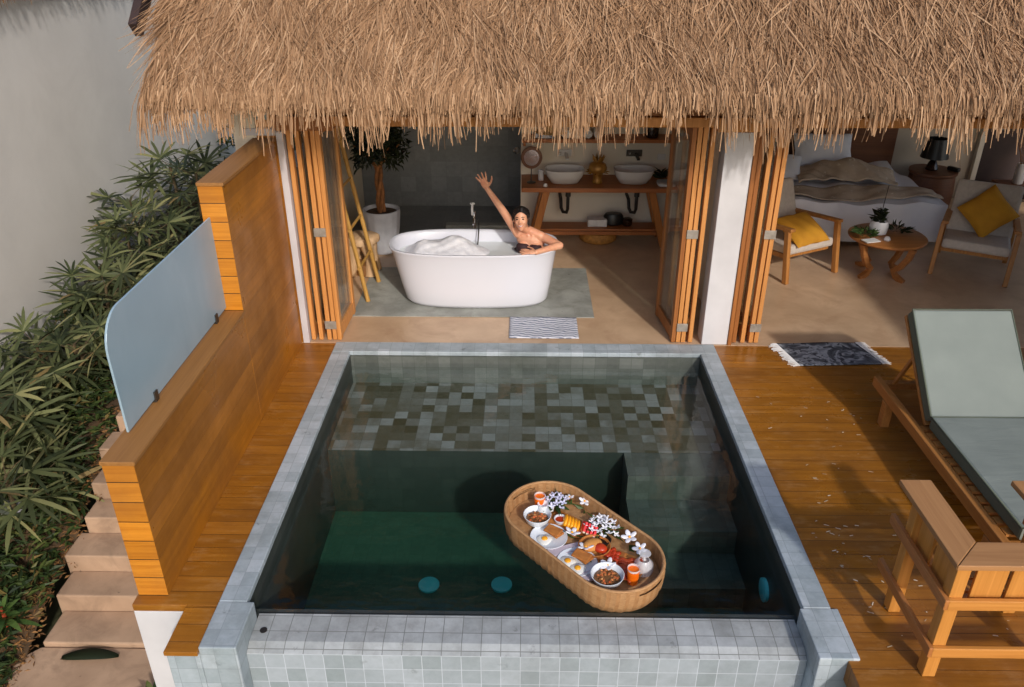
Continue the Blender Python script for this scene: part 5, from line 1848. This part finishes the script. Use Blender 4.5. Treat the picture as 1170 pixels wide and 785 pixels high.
# ------------------------------------------------------------------ garden
def fan_leaf(b, base, d, L, nf, rr_, droop=.16):
    """palmate leaf: narrow blades radiating from the tip of the stalk"""
    d = Vector(d).normalized()
    up = Vector((rr_.gauss(0, .16), rr_.gauss(0, .16) - .35, 1))
    s_ = d.cross(up)
    s_.normalize()
    n_ = s_.cross(d)
    for k in range(nf):
        a = (k / (nf - 1) - .5) * 2 * R(122) + rr_.gauss(0, .06)
        bd_ = (d * math.cos(a) + s_ * math.sin(a) + n_ * .12).normalized()
        w_ = (bd_.cross(n_).normalized() + n_ * rr_.gauss(0, .35)).normalized()
        l_ = L * (1 - .22 * abs(a) / 2) * rr_.uniform(.8, 1.1)
        wd = L * .080 * rr_.uniform(.75, 1.25)
        drp = droop * rr_.uniform(.3, 1.6)
        pts, m = [], 4
        for i in range(m + 1):
            t_ = i / m
            c = base + bd_ * l_ * t_ - Vector((0, 0, 1)) * l_ * drp * t_ ** 2.4
            ww = wd * (.35 + .65 * math.sin(PI * min(1, .15 + t_ * .75)) ** .7) * (1 - .8 * max(0, t_ - .75) / .25)
            pts.append((c - w_ * ww / 2, c + w_ * ww / 2))
        vs = [p for pr_ in pts for p in pr_]
        b.add(vs, [(2 * i, 2 * i + 1, 2 * i + 3, 2 * i + 2) for i in range(m)])


def palm(x, y, z0, h, nl, L, lab, seed):
    rr_ = random.Random(seed)
    t_ = thing('lady_palm', lab, 'palm', (x, y, z0), 'lady palms along the plastered wall')
    cb, lb = MB(), MB()
    nc = 2
    for c_ in range(nc):
        ox, oy = rr_.uniform(-.16, .16), rr_.uniform(-.16, .16)
        hh = h * rr_.uniform(.72, 1.05)
        tip = Vector((x + ox * 1.8, y + oy * 1.8, z0 + hh))
        cb.tube([(x + ox, y + oy, z0 - .05), (x + ox * 1.4, y + oy * 1.4, z0 + hh * .5), tip], [.022, .018, .014], 7)
        for k in range(nl):
            a = k * 2.4 + c_ + rr_.uniform(-.3, .3)
            f_ = k / nl
            st_ = tip - Vector((0, 0, .42 * f_ * min(1, h)))
            el = .62 - .80 * f_ + rr_.gauss(0, .12)
            d = Vector((math.cos(a) * math.cos(el), math.sin(a) * math.cos(el), math.sin(el)))
            pl = rr_.uniform(.16, .30)
            e = st_ + d * pl
            cb.tube([st_, st_ + d * pl * .5 + Vector((0, 0, .015)), e], [.005, .004, .003], 5)
            fan_leaf(lb, e, d + Vector((0, 0, -.1)), L * rr_.uniform(.85, 1.2), 12, rr_)
    cb.build('canes', M['cane'], t_)
    lb.build('fronds', M['palm'], t_)


PALMS = [
    (-4.35, 10.90, .45, 6, .34, 'lady palm deepest in the row, half hidden under the eave of the thatch roof'),
    (-4.15, 9.55, 1.55, 6, .34, 'lady palm under the left end of the thatch fringe'),
    (-4.50, 9.00, .95, 6, .32, 'lady palm rising highest against the plastered wall below the roof corner'),
    (-4.00, 9.30, .55, 5, .32, 'low lady palm beside the tall rear block of the timber wall'),
    (-4.35, 8.35, .95, 6, .32, 'lady palm against the plastered wall above the glass screen'),
    (-4.12, 8.45, .50, 5, .32, 'lady palm behind the rear corner of the glass screen'),
    (-4.50, 7.55, .75, 6, .33, 'lady palm with a wide fan spreading over the plastered wall'),
    (-4.12, 7.70, .62, 6, .34, 'lady palm with a bare cane just behind the glass screen'),
    (-4.55, 6.75, .62, 6, .32, 'lady palm spreading to the left picture side, halfway along the row'),
    (-4.40, 6.85, .45, 6, .34, 'lady palm behind the front upper corner of the glass screen'),
    (-4.55, 6.05, .65, 6, .34, 'lady palm at the left picture edge level with the glass screen'),
    (-4.40, 6.10, .42, 6, .36, 'lady palm with large open fans beside the top of the stair'),
    (-4.45, 5.45, .55, 6, .34, 'lady palm nearest the camera at the left picture edge'),
    (-4.40, 5.45, .30, 5, .32, 'low lady palm beside the middle steps of the stair'),
    (-3.55, 11.40, 1.0, 6, .34, 'dark lady palm in the far corner behind the tall rear block of the timber wall'),
    (-3.60, 9.60, .75, 6, .34, 'lady palm in the gap between the timber wall block and the thatch fringe'),
    (-4.12, 8.20, .45, 5, .32, 'lady palm closest to the outside of the timber wall, behind the glass screen'),
]
for i, (x, y, h, nl, L, lab) in enumerate(PALMS):
    palm(x, y, gz(y), h, nl + 1, L * 1.12, lab, 40 + i)

def shrub(x, y, z0, rx, ry_, h, n, lab, seed):
    rr_ = random.Random(seed)
    t_ = thing('garden_shrub', lab, 'shrub', (x, y, z0), 'shrubs behind the villas')
    sb, fb_ = MB(), MB()
    for k in range(9):
        a = k * 2.4
        sb.tube([(x, y, z0 - .1), (x + rx * .4 * math.cos(a), y + ry_ * .4 * math.sin(a), z0 + h * .5), (x + rx * .75 * math.cos(a), y + ry_ * .75 * math.sin(a), z0 + h * .85)], [.03, .02, .008], 6)
    for i in range(n):
        a, q_ = rr_.uniform(0, 2 * PI), math.sqrt(rr_.random())
        hz = rr_.random()
        k_ = (.55 + .45 * math.sin(PI * (.15 + .8 * hz))) * (1 + .2 * math.sin(4 * a + 9 * hz))
        leaf_quads(fb_, (x + rx * q_ * k_ * math.cos(a), y + ry_ * q_ * k_ * math.sin(a), z0 + h * hz), (rr_.gauss(0, 1), rr_.gauss(0, 1), rr_.gauss(.2, .8)), rr_.uniform(.12, .24), rr_.uniform(.04, .07))
    sb.build('stems', M['cane'], t_)
    fb_.build('foliage', M['cover'], t_)


shrub(-4.3, 13.2, -.4, .9, .8, 2.4, 900, 'dark leafy shrub between the two villas, beyond the palms', 61)
shrub(-3.0, 12.6, -.4, .8, .7, 2.2, 900, 'dark leafy shrub behind the tall rear block of the timber wall', 62)
pl_ = thing('clay_planter', 'low brown clay planter bowl behind the tall rear block of the timber wall', 'planter', (-3.25, 8.75, .2))
MB().lathe([(.16, .2), (.24, .26), (.30, .38), (.31, .42), (.28, .42), (.25, .37), (.01, .36)], (-3.25, 8.75, 0), 28).build('bowl', M['stump_dark'], pl_, smooth=45)
MB().box(-3.6, -2.9, 8.4, 9.1, -.02, .199).build('plinth', M['stair'], pl_, bevel=.02)

# ground cover
N = 9500
b = MB()
rr = random.Random(21)
for i in range(N):
    x, y = rr.uniform(-5.0, -3.78), rr.uniform(3.2, 8.6)
    edge = -3.80 - .10 * math.sin(y * 9) - .04 * math.sin(y * 23)
    if x > edge:
        continue
    z = max(-1.93, gz(y)) + .05 * math.sin(3 * x + 2 * y) + .04 * math.sin(7 * y - 5 * x)
    hgt = .30 * (1 - math.exp(-(edge - x) * 5)) * (.6 + .4 * math.sin(5 * x + 3 * y) ** 2) + .02
    a = rr.uniform(0, 2 * PI)
    leaf_quads(b, (x, y, z + hgt * rr.uniform(.2, 1)), (math.cos(a), math.sin(a), rr.uniform(-.2, .7)), rr.uniform(.06, .15), rr.uniform(.018, .04))
stuff(b.build('ground_cover', M['cover']))
b = MB()
for i in range(900):
    x, y = -3.84 + rr.gauss(0, .06), rr.uniform(3.3, 6.4)
    z = max(-1.93, gz(y)) + .05 * math.sin(3 * x + 2 * y) + .04 * math.sin(7 * y - 5 * x) + .012
    a = rr.uniform(0, 2 * PI)
    leaf_quads(b, (x, y, z), (math.cos(a), math.sin(a), .05), rr.uniform(.03, .07), .02)
stuff(b.build('leaf_litter', m_island('dry_leaf', [(0, S(96, 66, 40)), (1, S(150, 110, 66))], .85)))


def rosette(nm, x, y, z, n, L, wd, mat, mat2, lab, cat):
    t_ = thing(nm, lab, cat, (x, y, z))
    b1, b2 = MB(), MB()
    rr_ = random.Random(int(x * -100) + n)
    for k in range(n):
        a = k * 2.4
        el = .15 + 1.1 * k / n
        d = Vector((math.cos(a) * math.cos(el), math.sin(a) * math.cos(el), math.sin(el)))
        tgt = b2 if k > n * .72 else b1
        l_ = L * (1 - .45 * k / n)
        s_ = d.cross(Vector((0, 0, 1))).normalized()
        vs = []
        for i in range(5):
            q_ = i / 4
            c = Vector((x, y, z + .1 + .12 * k / n)) + d * l_ * q_ - Vector((0, 0, 1)) * l_ * .35 * q_ * q_
            ww = wd * math.sin(PI * (.12 + .86 * q_))
            vs += [c - s_ * ww / 2, c + s_ * ww / 2]
        tgt.add(vs, [(2 * i, 2 * i + 1, 2 * i + 3, 2 * i + 2) for i in range(4)])
    MB().tube([(x, y, z - .05), (x, y, z + .24)], [.02, .014], 7).build('stem', M['leaf_red'], t_)
    b1.build('leaves', mat, t_)
    b2.build('heart_leaves', mat2, t_)


rosette('dracaena', -3.98, 4.45, -1.58, 26, .28, .05, M['leaf_mid'], M['leaf_mid'], 'small green dracaena with reddish stems in the lower left of the garden bed', 'plant')
rosette('dracaena', -4.10, 4.08, -1.68, 22, .30, .055, M['leaf_mid'], M['leaf_mid'], 'plain green dracaena at the lower left picture corner', 'plant')
rosette('dracaena', -2.62, 3.86, -1.80, 18, .30, .05, M['leaf_mid'], M['cover'], 'green plant at the foot of the white retaining wall', 'plant')


def blade(nm, p, q_, wd, sag, mat, lab):
    p, q_ = Vector(p), Vector(q_)
    d = (q_ - p)
    s_ = d.cross(Vector((0, 0, 1))).normalized()
    vs = []
    for i in range(13):
        t_ = i / 12
        c = p + d * t_ + Vector((0, 0, sag * math.sin(PI * t_)))
        ww = wd * math.sin(PI * (.04 + .93 * t_)) ** .6
        vs += [c - s_ * ww / 2 + Vector((0, 0, .012)), c, c + s_ * ww / 2 + Vector((0, 0, .012))]
    fs = []
    for i in range(12):
        fs += [(3 * i, 3 * i + 1, 3 * i + 4, 3 * i + 3), (3 * i + 1, 3 * i + 2, 3 * i + 5, 3 * i + 4)]
    tag(MB().add(vs, fs).build(nm, mat, base=tuple(p), smooth=True, solid=.003), lab, 'leaf')


blade('fallen_leaf', (-3.50, 4.26, -1.665), (-3.07, 4.28, -1.662), .11, .03, M['leaf_dark'], 'long dark green leaf lying on the bottom landing of the stair')
blade('broad_leaf', (-4.70, 5.2, -1.15), (-4.38, 5.26, -1.02), .13, .05, M['leaf_yellow'], 'yellow-green broad leaf at the left picture edge')
tag(MB().ell((-4.32, 5.32, -1.10), (.10, .09, .075), None, 18, 12).build('garden_stone', M['pale_stone'], base=(-4.32, 5.32, -1.16), smooth=True), 'pale rounded stone half hidden among the palms', 'stone')

# straw flecks blown on to the deck
b = MB()
for i in range(80):
    x, y = rr.uniform(1.75, 2.7), rr.uniform(2.9, 5.6)
    if rr.random() < .35:
        x, y = 1.85 + abs(rr.gauss(0, .3)), 3.9 + rr.gauss(0, .5)
    a = rr.gauss(0, .5)
    l_ = rr.uniform(.004, .018)
    d = Vector((math.cos(a), math.sin(a), 0)) * l_
    n_ = Vector((-math.sin(a), math.cos(a), 0)) * rr.uniform(.0015, .004)
    c = Vector((x, y, .0025))
    b.add([c - d - n_, c + d - n_, c + d * .8 + n_, c - d * .9 + n_], [(0, 1, 2, 3)])
stuff(b.build('straw_litter', M['straw_bits']))
